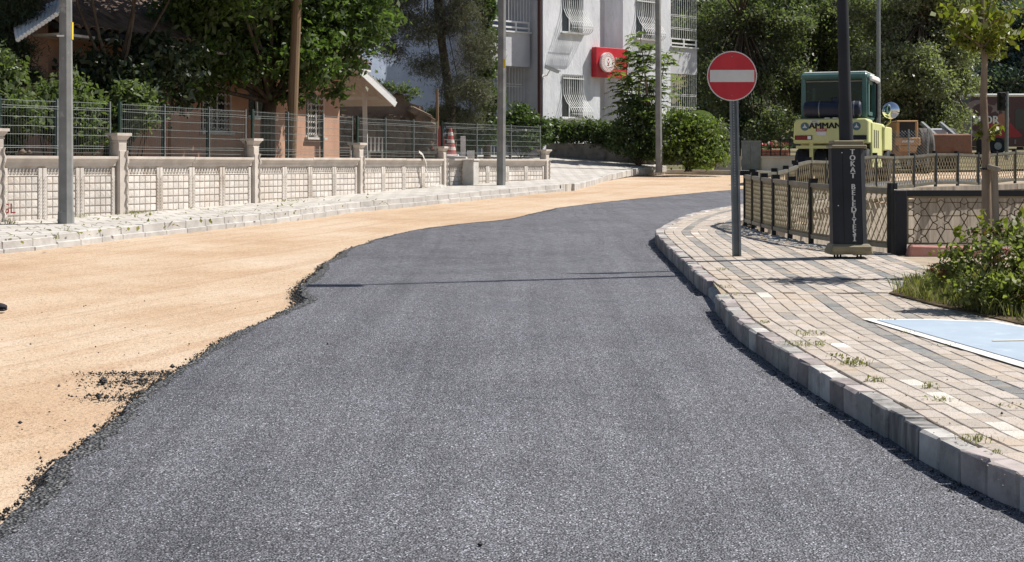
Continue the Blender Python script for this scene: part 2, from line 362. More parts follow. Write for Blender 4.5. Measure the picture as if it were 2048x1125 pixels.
M['bark_pale'] = pm('bark_pale', (0.17, 0.125, 0.09), (0.30, 0.235, 0.175), 6, 0.95, 0.7, 30, 0.01, stretch=(2, 2, 0.4), spec=0.15)
M['wood_pole'] = pm('wood_pole', (0.13, 0.085, 0.05), (0.23, 0.16, 0.10), 5, 0.9, 0.5, 30, 0.01, stretch=(3, 3, 0.2), spec=0.2)
M['wood_stake'] = pm('wood_stake', (0.22, 0.19, 0.155), (0.36, 0.31, 0.25), 6, 0.9, 0.4, 30, 0.006, stretch=(3, 3, 0.3), spec=0.2)
M['red_kerb'] = pm('red_kerb', (0.42, 0.19, 0.155), (0.54, 0.29, 0.25), 5, 0.9, 0.4, 40, 0.008, dirt=((0.42, 0.32, 0.27), 0.55, 0.75, 5), spec=0.2)
M['machine_yellow'] = pm('machine_yellow', (0.55, 0.565, 0.235), (0.63, 0.64, 0.30), 2, 0.42, dirt=((0.52, 0.47, 0.27), 0.6, 0.8, 4), spec=0.45)
M['machine_green'] = pm('machine_green', (0.05, 0.125, 0.115), (0.075, 0.16, 0.15), 3, 0.4, spec=0.5)
M['machine_orange'] = pm('machine_orange', (0.38, 0.21, 0.075), (0.45, 0.26, 0.11), 3, 0.5, dirt=((0.45, 0.26, 0.12), 0.55, 0.8, 5))
M['rubber'] = pm('rubber', (0.008, 0.009, 0.013), (0.02, 0.021, 0.026), 6, 0.75, 0.3, 40, 0.01)
M['rubber_dusty'] = pm('rubber_dusty', (0.05, 0.047, 0.043), (0.12, 0.11, 0.10), 5, 0.9, 0.4, 30, 0.01)
M['tarp'] = pm('tarp', (0.010, 0.014, 0.03), (0.022, 0.028, 0.05), 3, 0.5, 0.4, 10, 0.02)
M['rust'] = pm('rusty_bucket', (0.13, 0.065, 0.04), (0.24, 0.13, 0.085), 3, 0.8, 0.4, 20, 0.02, dirt=((0.08, 0.06, 0.05), 0.5, 0.7, 3))
M['maroon'] = pm('bus_maroon', (0.065, 0.022, 0.024), (0.09, 0.03, 0.032), 1.2, 0.3, spec=0.5)
M['bus_red'] = pm('bus_red', (0.30, 0.02, 0.025), (0.36, 0.03, 0.035), 2, 0.3)
M['bus_pale'] = pm('bus_pale', (0.20, 0.15, 0.15), (0.26, 0.2, 0.2), 2, 0.35)
M['lettering'] = pm('lettering', (0.55, 0.55, 0.54), (0.66, 0.66, 0.64), 9, 0.5)
M['bright_white'] = pm('bright_white', (0.74, 0.74, 0.72), (0.82, 0.82, 0.8), 4, 0.45)
M['lamp_red'] = pm('lamp_red', (0.16, 0.01, 0.012), (0.22, 0.02, 0.02), 6, 0.25)
M['cone'] = pm('cone_red', (0.34, 0.06, 0.05), (0.40, 0.09, 0.075), 4, 0.5)
M['flower'] = pm('flower', (0.55, 0.05, 0.08), (0.72, 0.26, 0.26), 30, 0.7)
M['terracotta'] = pm('terracotta', (0.36, 0.15, 0.10), (0.46, 0.22, 0.15), 4, 0.85)
M['lime'] = pm('lime_plastic', (0.46, 0.62, 0.12), (0.55, 0.70, 0.18), 3, 0.5)
M['cloth'] = pm('cloth', (0.50, 0.47, 0.42), (0.65, 0.62, 0.57), 8, 0.9, 0.5, 30, 0.02)
M['interior'] = pm('dark_interior', (0.012, 0.013, 0.015), (0.03, 0.03, 0.032), 3, 0.8)
M['emblem_blue'] = pm('emblem_blue', (0.05, 0.11, 0.16), (0.09, 0.17, 0.21), 12, 0.5)
m, n, b = newmat('window_glass'); b.inputs['Base Color'].default_value = (0.02, 0.025, 0.03, 1); b.inputs['Roughness'].default_value = 0.08
b.inputs['Specular IOR Level'].default_value = 0.7; M['glass'] = m
m, n, b = newmat('cab_glass'); b.inputs['Base Color'].default_value = (0.75, 0.82, 0.82, 1); b.inputs['Roughness'].default_value = 0.02
t = n.nodes.new('ShaderNodeBsdfTransparent'); t.inputs[0].default_value = (0.45, 0.54, 0.53, 1)
gl = n.nodes.new('ShaderNodeBsdfGlossy'); gl.inputs['Roughness'].default_value = 0.03
mx = n.nodes.new('ShaderNodeMixShader'); mx.inputs[0].default_value = 0.035
n.links.new(t.outputs[0], mx.inputs[1]); n.links.new(gl.outputs[0], mx.inputs[2]); n.links.new(mx.outputs[0], n.nodes['Material Output'].inputs[0]); M['cab_glass'] = m
m, n, b = newmat('mirror'); b.inputs['Metallic'].default_value = 1; b.inputs['Roughness'].default_value = 0.03; b.inputs['Base Color'].default_value = (0.9, 0.9, 0.9, 1); M['mirror'] = m
# foliage
M['walnut'] = leafmat('walnut_leaf', (0.05, 0.08, 0.028), (0.085, 0.128, 0.044), (0.135, 0.185, 0.07), 0.48)
M['shrub'] = leafmat('shrub_leaf', (0.075, 0.105, 0.042), (0.12, 0.155, 0.07), (0.20, 0.235, 0.12), 0.38)
M['pine'] = leafmat('pine_needle', (0.075, 0.076, 0.055), (0.12, 0.12, 0.09), (0.19, 0.185, 0.14), 0.25, 0.7, 0.2)
M['ivy'] = leafmat('ivy_leaf', (0.048, 0.076, 0.03), (0.08, 0.115, 0.046), (0.12, 0.16, 0.07), 0.35)
M['hedge'] = leafmat('hedge_leaf', (0.055, 0.08, 0.034), (0.092, 0.125, 0.052), (0.145, 0.185, 0.085), 0.45)
M['ailanthus'] = leafmat('ailanthus_leaf', (0.09, 0.13, 0.04), (0.14, 0.185, 0.06), (0.21, 0.25, 0.10), 0.48)
M['bright'] = leafmat('bright_leaf', (0.08, 0.11, 0.03), (0.125, 0.165, 0.048), (0.19, 0.23, 0.08), 0.48)
M['poplar'] = leafmat('poplar_leaf', (0.11, 0.125, 0.078), (0.17, 0.186, 0.12), (0.36, 0.37, 0.29), 0.46, 0.4, 0.5)
M['dark_tree'] = leafmat('dark_tree_leaf', (0.08, 0.096, 0.06), (0.125, 0.145, 0.09), (0.20, 0.22, 0.15), 0.48)
M['shade_tree'] = leafmat('shade_tree_leaf', (0.022, 0.034, 0.017), (0.036, 0.052, 0.026), (0.06, 0.08, 0.042), 0.25)  # shade around the dark tree put into the leaf colour
M['far_tree'] = leafmat('far_tree_leaf', (0.06, 0.092, 0.082), (0.085, 0.12, 0.105), (0.13, 0.165, 0.14), 0.3)  # blue of distant haze put into the leaf colour
M['sapling'] = leafmat('sapling_leaf', (0.10, 0.13, 0.018), (0.17, 0.185, 0.03), (0.24, 0.22, 0.05), 0.45)
M['rose'] = leafmat('rose_leaf', (0.10, 0.12, 0.04), (0.18, 0.20, 0.07), (0.30, 0.31, 0.13), 0.5)
M['rose_red'] = leafmat('rose_young_leaf', (0.10, 0.035, 0.02), (0.16, 0.07, 0.035), (0.17, 0.12, 0.04), 0.4)
M['weed'] = leafmat('weed_blade', (0.10, 0.115, 0.032), (0.19, 0.19, 0.06), (0.33, 0.29, 0.14), 0.4, 0.6)

# ------------------------------------------------------------------ foliage builders
def rand_dirs(n):
    d = rng.normal(size=(n, 3)); return d / np.linalg.norm(d, axis=1, keepdims=True)
def leaves(name, P, size, aspect, mat, parent=None, up=0.35, kind=None, jit=0.5, droop=0.0, axis=None):
    """one small folded diamond per leaf: P (n,3) positions"""
    n = len(P); P = np.asarray(P)
    ax = rand_dirs(n) if axis is None else axis + rand_dirs(n) * 0.35
    ax[:, 2] -= droop; ax /= np.linalg.norm(ax, axis=1, keepdims=True)
    nn = rand_dirs(n); nn[:, 2] = np.abs(nn[:, 2]) + up
    side = np.cross(ax, nn); side /= np.linalg.norm(side, axis=1, keepdims=True) + 1e-9
    nn = np.cross(side, ax)
    s = (size * (1 + jit * rng.uniform(-1, 1, n)))[:, None]
    a = P - ax * s * 0.5; c = P + ax * s * 0.5
    b1 = P + side * s * aspect * 0.5 + nn * s * 0.08 - ax * s * 0.06; d1 = P - side * s * aspect * 0.5 + nn * s * 0.08 - ax * s * 0.06
    V = np.stack([a, b1, c, d1], 1).reshape(-1, 3)
    F = np.arange(4 * n).reshape(n, 4)
    return mesh_np(name, V, F, mat, parent, kind)
def sprays(blobs, nspray, per, spread, power=0.45):
    """points in leafy sprays through ellipsoids (cx,cy,cz,rx,ry,rz)"""
    B = np.array(blobs, dtype=float); wgt = (B[:, 3] * B[:, 4] * B[:, 5]) ** 0.75; wgt /= wgt.sum()
    k = rng.choice(len(B), nspray, p=wgt)
    d = rand_dirs(nspray) * (rng.uniform(0, 1, nspray) ** power)[:, None]
    cen = B[k, :3] + d * B[k, 3:]
    spr = spread * rng.uniform(0.5, 1.3, nspray)
    P = np.repeat(cen, per, 0) + rng.normal(size=(nspray * per, 3)) * np.repeat(spr, per)[:, None] * np.array([1, 1, 0.6])
    return P, cen
def limb(mb, p, q, r0, r1, sag=0.0, n=5, sides=6):
    p = Vector(p); q = Vector(q); L = (q - p).length; pts = []; rs = []
    off = Vector((rnd.uniform(-1, 1), rnd.uniform(-1, 1), rnd.uniform(-.3, .6))) * L * 0.09
    for i in range(n):
        t = i / (n - 1)
        pts.append(p.lerp(q, t) + off * math.sin(math.pi * t) - Vector((0, 0, sag)) * t * t); rs.append(r0 + (r1 - r0) * t)
    mb.tube(pts, rs, sides)
def tree(name, base, label, trunk_pts, trunk_r, blobs, nspray, per, spread, size, aspect, mat, bark='bark', group=None,
         twigs=50, fork=None, power=0.45, droop=0.2, cat='tree', up=0.35, limb_r=0.45):
    t = thing(name, base, label, cat, group)
    tb = MB(); tb.tube(trunk_pts, trunk_r, 10)
    tb.build('trunk', M[bark], t, smooth=True)
    top = Vector(trunk_pts[-1]) if fork is None else Vector(fork)
    P, cen = sprays(blobs, nspray, per, spread, power)
    lb = MB(); r0 = trunk_r[-1] * 0.75
    for bl in blobs:
        limb(lb, top, bl[:3], max(r0 * limb_r, 0.012), max(r0 * 0.18, 0.006))
    for i in range(min(twigs, len(cen))):
        c = Vector(cen[i]); bl = min(blobs, key=lambda q: (Vector(q[:3]) - c).length)
        limb(lb, bl[:3], c, max(r0 * 0.18, 0.006), max(r0 * 0.06, 0.003), n=3, sides=4)
    lb.build('limbs', M[bark], t, smooth=True)
    leaves('crown', P, size, aspect, M[mat], t, up=up, droop=droop)
    return t
def bush(name, base, label, blobs, nspray, per, spread, size, aspect, mat, cat='shrub', group=None, power=0.5, stems=8, droop=0.05, bark='bark', sr=0.014):
    t = thing(name, base, label, cat, group); base = Vector(base)
    sb = MB(); P, cen = sprays(blobs, nspray, per, spread, power)
    for i in range(min(stems, len(cen))):
        limb(sb, base + Vector((rnd.uniform(-.12, .12), rnd.uniform(-.12, .12), -0.02)), cen[i], sr, sr * 0.35, n=4, sides=5)
    sb.build('stems', M[bark], t)
    leaves('foliage', P, size, aspect, M[mat], t, droop=droop)
    return t
def text_mb(txt, size, extrude=0.004):
    cu = bpy.data.curves.new('t', 'FONT'); cu.body = txt; cu.size = size; cu.extrude = extrude; cu.align_x = 'CENTER'; cu.align_y = 'CENTER'; cu.resolution_u = 3
    o = bpy.data.objects.new('t', cu); C.objects.link(o)
    bpy.context.view_layer.update()
    me = bpy.data.meshes.new_from_object(o.evaluated_get(bpy.context.evaluated_depsgraph_get()))
    mb = ([v.co.copy() for v in me.vertices], [tuple(p.vertices) for p in me.polygons])
    bpy.data.objects.remove(o); bpy.data.curves.remove(cu); bpy.data.meshes.remove(me)
    return mb
def lettering(name, txt, size, c, right, up, mat, parent, extrude=0.004, sx=1.0, bold=0.0):
    right = Vector(right).normalized(); up = Vector(up).normalized(); nrm = right.cross(up)
    Mx = Matrix((( *(right*sx)[:], ), (*up[:],), (*nrm[:],))).transposed().to_4x4(); Mx.translation = Vector(c)
    vs, fs = text_mb(txt, size, extrude)
    mb = MB(); mb.add(vs, fs, Mx)
    if bold:
        for dx in (-bold, bold): mb.add([Vector(q)+Vector((dx, 0, -0.0006)) for q in vs], fs, Mx)
    return mb.build(name, mat, parent)

def resample(pts, step):
    pts = [Vector((p[0], p[1])) for p in pts]; out = [pts[0]]; 
    L = [0]
    for i in range(1, len(pts)): L.append(L[-1] + (pts[i] - pts[i-1]).length)
    n = max(2, int(round(L[-1] / step)) + 1)
    return [curve_at(pts, L, L[-1] * i / (n - 1)) for i in range(n)]
def curve_at(pts, L, s):
    for i in range(1, len(pts)):
        if s <= L[i] + 1e-9 or i == len(pts) - 1:
            return pts[i-1].lerp(pts[i], (s - L[i-1]) / max(1e-9, L[i] - L[i-1]))
def catmull(pts, sub=6):
    P = [Vector((p[0], p[1])) for p in pts]; out = []
    for i in range(len(P) - 1):
        p0 = P[max(i-1, 0)]; p1 = P[i]; p2 = P[i+1]; p3 = P[min(i+2, len(P)-1)]
        for k in range(sub):
            t = k / sub
            out.append(0.5 * ((2*p1) + (p2-p0)*t + (2*p0-5*p1+4*p2-p3)*t*t + (3*p1-p0-3*p2+p3)*t**3))
    out.append(P[-1]); return out
def inside(p, poly):
    x, y = p[0], p[1]; c = False; n = len(poly)
    for i in range(n):
        x0, y0 = poly[i][0], poly[i][1]; x1, y1 = poly[i-1][0], poly[i-1][1]
        if (y0 > y) != (y1 > y) and x < (x1 - x0) * (y - y0) / (y1 - y0) + x0: c = not c
    return c
def sheet(name, poly, o, mat, kind='structure', skirt=0.0):
    """flat sheet on the sloping street plane"""
    v3 = [Vector((p[0], p[1], gz(p[1]) + o)) for p in poly]
    tris = geometry.tessellate_polygon([[Vector((p[0], p[1], 0)) for p in poly]])
    mb = MB(); mb.add(v3, [tuple(t) for t in tris])
    if skirt:
        n = len(v3)
        mb.add(v3 + [q - Vector((0, 0, skirt)) for q in v3], [(i, (i+1) % n, n + (i+1) % n, n + i) for i in range(n)])
    ob = mb.build(name, mat); ob['kind'] = kind
    bm = bmesh.new(); bm.from_mesh(ob.data); bmesh.ops.remove_doubles(bm, verts=bm.verts, dist=1e-4)
    bmesh.ops.recalc_face_normals(bm, faces=bm.faces)
    up = sum(f.normal.z * f.calc_area() for f in bm.faces)
    if up < 0: bmesh.ops.reverse_faces(bm, faces=bm.faces)
    bm.to_mesh(ob.data); bm.free()
    return ob

# ================================================================== THE SETTING
KN = catmull([(3.55, 1.2), (2.95, 2.8), (2.45, 4.6), (2.115, 6.11), (1.985, 6.74), (1.895, 7.78), (1.81, 8.68), (1.755, 9.51), (1.70, 10.59), (1.69, 11.4), (1.75, 12.8)])
KF = catmull([(1.815, 13.84), (1.82, 15.05), (1.855, 16.9), (1.868, 17.9), (1.93, 19.9), (2.1, 20.95), (2.6, 23.1), (3.15, 24.8), (3.96, 26.6), (4.95, 28.6), (7.0, 32.2), (9.2, 35.6), (12.2, 38.2), (17, 41), (30, 46)])
CANAL_NEAR = [(3.38, 21.75), (3.36, 21.2), (3.40, 20.3), (3.46, 19.7), (3.56, 19.0), (3.70, 18.2), (3.94, 17.45), (4.36, 16.62)]
CANAL_REAR = [(3.72, 22.15), (4.1, 22.8), (5.05, 26.2), (5.55, 27.4), (6.05, 28.5), (7.0, 30.4), (8.5, 32.9), (9.2, 33.8), (10.2, 34.5), (12.2, 36.0), (14.5, 38), (19, 41.5)]
CANAL = CANAL_NEAR[::-1] + CANAL_REAR + [(26, 45), (26, 16.62)]
# ---- ground: one sheet out to the horizon, left open over the canal
xs = np.concatenate([[-900, -400, -180, -90, -50, -30], np.arange(-20, 24.01, 0.5), [28, 34, 45, 70, 120, 250, 500, 900]])
ys = np.concatenate([[-60, -25, -12], np.arange(-6, 60.01, 0.5), [64, 70, 80, 90, 100, 130, 180, 260, 400, 700, 1200]])
XX, YY = np.meshgrid(xs, ys); ZZ = np.vectorize(gz)(YY)
near = (np.abs(XX) < 20) & (YY < 60) & (YY > 0)
ZZ = ZZ + np.where(near, 0.012 * np.sin(XX * 2.1 + 0.7 * np.sin(YY * 0.6)) * np.sin(YY * 0.9 + XX) - 0.014, -0.03)
V = np.stack([XX, YY, ZZ], -1).reshape(-1, 3); nx = len(xs); F = []
for j in range(len(ys) - 1):
    for i in range(nx - 1):
        cxy = ((xs[i] + xs[i+1]) / 2, (ys[j] + ys[j+1]) / 2)
        if inside(cxy, CANAL) or (cxy[0] > 26 and False): continue
        F.append((j*nx+i, j*nx+i+1, (j+1)*nx+i+1, (j+1)*nx+i))
g = mesh_np('ground', V, F, M['sand'], kind='structure', smooth=True)
# ---- the new asphalt lane with a ragged, crumbling edge
LE = catmull([(-2.35, 0.5), (-2.2, 4), (-2.13, 6.15), (-2.2, 7.06), (-2.22, 7.95), (-2.26, 8.6), (-2.24, 9.76), (-2.18, 11.3), (-2.0, 12.8), (-1.93, 13.5), (-2.06, 13.9), (-2.14, 14.6), (-2.16, 15.6), (-2.2, 17.2), (-2.12, 19.5), (-1.67, 22), (-0.99, 23.7), (-0.1, 25.2), (0.74, 28.2), (1.8, 30.5), (3.0, 32.6), (5.4, 36.4), (8.5, 40), (14, 44), (30, 50)])
le = resample(LE, 0.035); top = []; foot = []; rag = 0.0
for i, p in enumerate(le):
    q = le[min(i+1, len(le)-1)] - le[max(i-1, 0)]; nn = Vector((-q.y, q.x)).normalized()
    rag = rag * 0.8 + rnd.gauss(0, 0.006)
    wv = 0.02 * math.sin(i * 0.11) + 0.012 * math.sin(i * 0.31 + 1)
    foot.append(p + nn * (rag + wv * 0.6 + rnd.uniform(-.006, .006)))
    top.append(p - nn * (0.05 + rnd.uniform(0, 0.03) - rag * 0.8 - wv * 0.5))
right = [Vector((p.x + 0.06, p.y)) for p in KN] + [Vector((p.x + 0.06, p.y)) for p in KF]
road = sheet('road', [(p.x, p.y) for p in top] + [(p.x, p.y) for p in right[::-1]], 0.05, M['asphalt'])
mb = MB(); n_ = len(top)
mb.add([Vector((p.x, p.y, gz(p.y) + 0.05)) for p in top] + [Vector((p.x, p.y, gz(p.y) - 0.02)) for p in foot],
       [(i, i+1, n_+i+1, n_+i) for i in range(n_ - 1)])
mb.build('road_edge', M['asphalt_edge'], road)
inn_ = []; wv = 0.0
for i, p in enumerate(top):
    q = le[min(i+1, len(le)-1)] - le[max(i-1, 0)]; nn = Vector((-q.y, q.x)).normalized(); wv = wv * .93 + rnd.gauss(0, .008)
    inn_.append(p - nn * max(.012, (.075 if p.y < 18 else .05) + wv + .015 * math.sin(i * .09)))
mb = MB(); mb.add([Vector((p.x, p.y, gz(p.y) + .0535)) for p in top] + [Vector((p.x, p.y, gz(p.y) + .0522)) for p in inn_], [(i, i+1, n_+i+1, n_+i) for i in range(n_ - 1)])
mb.build('loose_margin', M['asphalt_edge'], road)
# loose asphalt crumbs along the edge, in the spilled patch and on the joint
def rocks(P, sizes):
    n = len(P); base = np.array([[1,0,0],[0,1,0],[-1,0,0],[0,-1,0],[0,0,0.9],[0,0,-0.7]], float)
    Vv = base[None] * (sizes[:, None, None]) * rng.uniform(0.55, 1.35, (n, 6, 3)); a = rng.uniform(0, 6.28, n)
    ca, sa = np.cos(a)[:, None], np.sin(a)[:, None]
    x = Vv[:, :, 0] * ca - Vv[:, :, 1] * sa; y = Vv[:, :, 0] * sa + Vv[:, :, 1] * ca
    Vv = np.stack([x, y, Vv[:, :, 2]], -1) + np.asarray(P)[:, None]
    T = np.array([[0,1,4],[1,2,4],[2,3,4],[3,0,4],[1,0,5],[2,1,5],[3,2,5],[0,3,5]])
    return Vv.reshape(-1, 3), (T[None] + (np.arange(n) * 6)[:, None, None]).reshape(-1, 3)
P = []; sz = []
for i, p in enumerate(foot):
    if p.y < 4.5 or p.y > 34: continue
    heavy = 1.8 if 13.2 < p.y < 16.2 else 1.0
    for k in range(int(9 * heavy) if p.y < 20 else 3):
        s = min(abs(rnd.gauss(0, 0.0035)) + 0.002, 0.012) * (1.9 if rnd.random() < 0.04 else 1); off = rnd.gauss(-.004, 0.02 * heavy)
        P.append((p.x - off, p.y + rnd.uniform(-.03, .03), gz(p.y) + (0.012 if off > 0 else 0.032 + rnd.uniform(-.02, .01)))); sz.append(s)
for k in range(2600):                         # spill beside the lane
    px = 130 + 210 * rnd.random() ** 0.7; py = rnd.choice([rnd.uniform(742, 805), rnd.gauss(748, 3), rnd.gauss(765, 5), rnd.gauss(795, 5)])
    if px + (py - 742) * 1.3 > 355 or rnd.random() > ((px - 120) / 200) ** .8 + .12: continue
    q = G(px, py, 0.0); s = abs(rnd.gauss(0, 0.0038)) * (2.4 if rnd.random() < .06 else 1) + 0.0015; P.append((q.x, q.y, q.z + s * 0.3)); sz.append(s)
for k in range(130):
    q = G(rnd.uniform(0, 640), rnd.uniform(600, 1100)); s = rnd.uniform(0.003, 0.010)
    if q.x < -2.25 and q.x > -6: P.append((q.x, q.y, q.z + s * 0.3)); sz.append(s)
for p in KN + KF:                            # raked crumbs against the kerb
    if 5 < p.y < 20:
        for k in range(14):
            s = rnd.uniform(0.003, 0.008); P.append((p.x - abs(rnd.gauss(0, 0.06)) - 0.01, p.y + rnd.uniform(-.1, .1), gz(p.y) + 0.051)); sz.append(s)
V, F = rocks(np.array(P), np.array(sz))
cr = mesh_np('asphalt_crumbs', V, F, M['crumb']); tag(cr, 'loose black asphalt crumbs scattered along the edge of the new lane', 'gravel', kind='stuff')
for (px, py, s) in ((58, 962, .016), (190, 855, .014), (655, 690, .012), (118, 775, .014), (40, 848, .013), (378, 690, .011), (961, 1093, .014), (2004, 830, .012), (345, 737, .02)):
    q = G(px, py, 0.05 if px > 600 and px < 1500 else (0.2 if px > 1500 else 0.0))
    V, F = rocks(np.array([[0, 0, 0.0]]), np.array([s]))
    o = mesh_np('asphalt_lump', V, F, M['crumb']); o.location = (q.x, q.y, q.z + s * 0.5)
    tag(o, 'black asphalt lump lying on the pale pavers' if px > 1500 else ('lone black asphalt lump lying on the new lane' if px > 600 else 'small black asphalt lump lying on the sand beside the lane'), 'stone', 'stray asphalt lumps')

# ---- right pavement: bed, kerb stones, pavers, cobbles
kf_in = [(p.x + 0.06, p.y) for p in KF]
bed = [(p.x + 0.06, p.y) for p in KN] + kf_in + [(30, 44.6)] + [(19, 41.5)] + CANAL_REAR[::-1][1:] + CANAL_NEAR + [(26, 16.62), (26, 1.2)]
pave = sheet('pavement', bed, 0.186, M['joint'])
def arclen(pts):
    L = [0]
    for i in range(1, len(pts)): L.append(L[-1] + (pts[i] - pts[i-1]).length)
    return L
def frame_at(pts, L, s):
    p = curve_at(pts, L, s); q = curve_at(pts, L, min(s + 0.05, L[-1])); r_ = curve_at(pts, L, max(s - 0.05, 0))
    t = (q - r_).normalized(); return p, t, Vector((t.y, -t.x))       # inward normal: away from the road
def unit_box(name, mat, bev):
    mb = MB(); mb.box((-.5, -.5, -.5), (.5, .5, .5))
    o = mb.build(name, mat); me = o.data; bpy.data.objects.remove(o)
    bm = bmesh.new(); bm.from_mesh(me)
    return me, bm
def box_mesh(name, mat, sx, sy, sz, bev, jit=0.0):
    mb = MB(); mb.box((-sx/2, -sy/2, -sz), (sx/2, sy/2, 0))
    o = mb.build(name, mat, bevel=bev); me = o.data; bpy.data.objects.remove(o)
    if jit:
        for v in me.vertices:
            v.co.x += rnd.uniform(-jit, jit); v.co.y += rnd.uniform(-jit, jit); v.co.z += rnd.uniform(-jit, jit) * 0.6
    return me
kerb = bpy.data.objects.new('kerb', None); C.objects.link(kerb); kerb['kind'] = 'structure'
kerb.location = (1.9, 13, gz(13))
STONE = 0.235
kst = {c: [box_mesh('kerb_stone', M[c], STONE - 0.005, 0.12, 0.3, 0.013, 0.007) for k in range(5)] for c in ('kerb_white', 'kerb_pink', 'kerb_black')}
def slope_M(p, t, o):
    """frame on the sloping street: x along t, y inward"""
    x = Vector((t.x, t.y, SL * t.y)).normalized(); z = Vector((0, 0, 1)); y = z.cross(x).normalized(); z = x.cross(y)
    Mx = Matrix((x, y, z)).transposed().to_4x4(); Mx.translation = (p.x, p.y, gz(p.y) + o); return Mx
idx = 0
for pts, d1 in ((KN, 99), (KF, 36)):
    L = arclen(pts); s = STONE / 2
    while s < L[-1]:
        p, t, nn = frame_at(pts, L, s)
        if p.y > d1: break
        c = 'kerb_pink' if (idx // 2) % 2 else 'kerb_white'
        if 7.0 < p.y < 7.5 and pts is KN: c = 'kerb_black'
        q = p + nn * (0.06 + rnd.uniform(-.006, .006))
        piece('kerb_stone', rnd.choice(kst[c]), kerb, slope_M(q, t, 0.2 + rnd.uniform(-.006, .006)))
        s += STONE; idx += 1
mb = MB()                                    # broken sloping mortar where the two kerb runs meet
mb.hexa([(1.79, 12.78, gz(12.8)), (1.96, 12.78, gz(12.8)), (1.98, 13.86, gz(13.86)), (1.83, 13.86, gz(13.86)),
         (1.80, 12.78, gz(12.8) + .07), (1.95, 12.78, gz(12.8) + .185), (1.965, 13.86, gz(13.86) + .192), (1.84, 13.86, gz(13.86) + .12)])
mb.build('mortar_patch', M['kerb_white'], kerb)
PW, PL_ = 0.115, 0.2
pm_ = {c: [box_mesh('paver', M[c], PL_ - 0.0045, PW - 0.004, 0.05, 0.004, 0.001) for k in range(4)] for c in ('paver_beige', 'paver_grey', 'paver_white')}
spots = []
for pts, lo, hi, nrow in ((KN, 4.6, 12.75, 30), (KF, 13.9, 27.5, 20)):
    L = arclen(pts)
    for i in range(nrow):
        v0 = 0.124 + PW * (i + 0.5); s = 0.1 if i % 2 else 0.0
        while s < L[-1]:
            p, t, nn = frame_at(pts, L, s); q = p + nn * v0
            # rows turn with the kerb: step so that pavers on the inner radius do not overlap
            p2, t2, n2 = frame_at(pts, L, min(s + PL_, L[-1])); q2 = p2 + n2 * v0
            step = PL_ * PL_ / max((q2 - q).length, 0.08)
            s += min(step, 0.45)
            if not (lo < q.y < hi) or inside((q.x + 0.06, q.y), CANAL) or inside((q.x, q.y), CANAL): continue
            if q.x > 0.36 * q.y + 0.55: continue
            if pts is KF and i > 6:                       # cobbled strip along the railing
                dn = min((Vector(c) - q).length for c in [Vector(a).lerp(Vector(b), k / 6) for a, b in zip(CANAL_NEAR, CANAL_NEAR[1:]) for k in range(6)])
                if dn < 0.42 and q.y > 16.9: continue
            c = 'paver_grey' if i % 4 == 2 else 'paver_beige'
            if pts is KN and i == 2: c = rnd.choice(['paver_grey', 'paver_beige', 'paver_beige', 'paver_white'])
            elif rnd.random() < 0.02 and i < 6: c = 'paver_white'
            spots.append((q, t, c, q.y if q.x < 0.35 * q.y else 50 + q.y))
# transverse course closing the gap between the two stretches
for k in range(25):
    for r_ in range(5):
        q = Vector((1.93 + PW * k, 12.90 + 0.2 * r_)); spots.append((q, Vector((0.0, 1)), 'paver_grey' if k % 4 == 2 else 'paver_beige', q.y))
spots.sort(key=lambda a: a[3])
rest = {'paver_beige': MB(), 'paver_grey': MB(), 'paver_white': MB()}
for k, (q, t, c, key) in enumerate(spots):
    Mx = slope_M(q, t, 0.2 + rnd.uniform(-.003, .002)) @ Matrix.Rotation(rnd.gauss(0, 0.008), 4, 'Z') @ Matrix.Rotation(rnd.gauss(0, 0.006), 4, 'X')
    me = rnd.choice(pm_[c])
    if k < 296: piece('paver', me, pave, Mx)
    else: rest[c].add([v.co for v in me.vertices], [tuple(f.vertices) for f in me.polygons], Mx)
for c, mbx in rest.items():
    if mbx.v: mbx.build('paver_field', M[c], pave, kind='stuff')
cob = [box_mesh('cobble', M['cobble'], 0.11, 0.10, 0.05, 0.014, 0.009) for k in range(5)]
cl = [Vector(a).lerp(Vector(b), k / 8) for a, b in zip(CANAL_NEAR[1:7], CANAL_NEAR[2:7]) for k in range(8)]
for p in cl:
    for r_ in range(3):
        q = Vector((p.x - 0.07 - 0.125 * r_, p.y + rnd.uniform(-.02, .02)))
        a = rnd.uniform(-.3, .3); piece('cobble', rnd.choice(cob), pave, slope_M(q, Vector((math.sin(a), math.cos(a))), 0.192 + rnd.uniform(-.012, .012)))
# blue cycle path with white border and worn yellow mark
bp_poly = [G(1724, 640, .2), G(1860, 641, .2), G(1990, 645, .2), G(2048, 655, .2), G(2130, 665, .2)]
bp_poly = [(p.x, p.y) for p in bp_poly]
inner = [(3.6, 6.6), (3.3, 7.6), (3.04, 8.77)]
edge = bp_poly + [(4.9, 9.6), (4.9, 6.6)] + inner
sheet('cycle_path_border', edge, 0.209, M['white_paint'])
inn = [G(1752, 643, .2), G(1860, 643.5, .2), G(1985, 648, .2), G(2040, 657.5, .2), G(2110, 667, .2)]
inn = [(p.x, p.y) for p in inn] + [(4.82, 9.5), (4.82, 6.6), (3.72, 6.6), (3.42, 7.7), (3.155, 8.77)]
sheet('cycle_path', inn, 0.213, M['blue'])
yl = [G(1985, 685, .2), G(2110, 682, .2), G(2110, 685.5, .2), G(1985, 687.5, .2)]
sheet('cycle_path_marking', [(p.x, p.y) for p in yl], 0.217, M['yellow_paint'])
# planting bed behind the cycle path
vb = [G(1778, 588, .2), G(1800, 578, .2), G(1900, 548, .2), G(2200, 540, .2), G(2200, 660, .2), G(2048, 652, .2), G(1960, 632, .2), G(1860, 610, .2)]
sheet('planting_bed', [(p.x, p.y) for p in vb], 0.211, M['soil'], skirt=0.03)
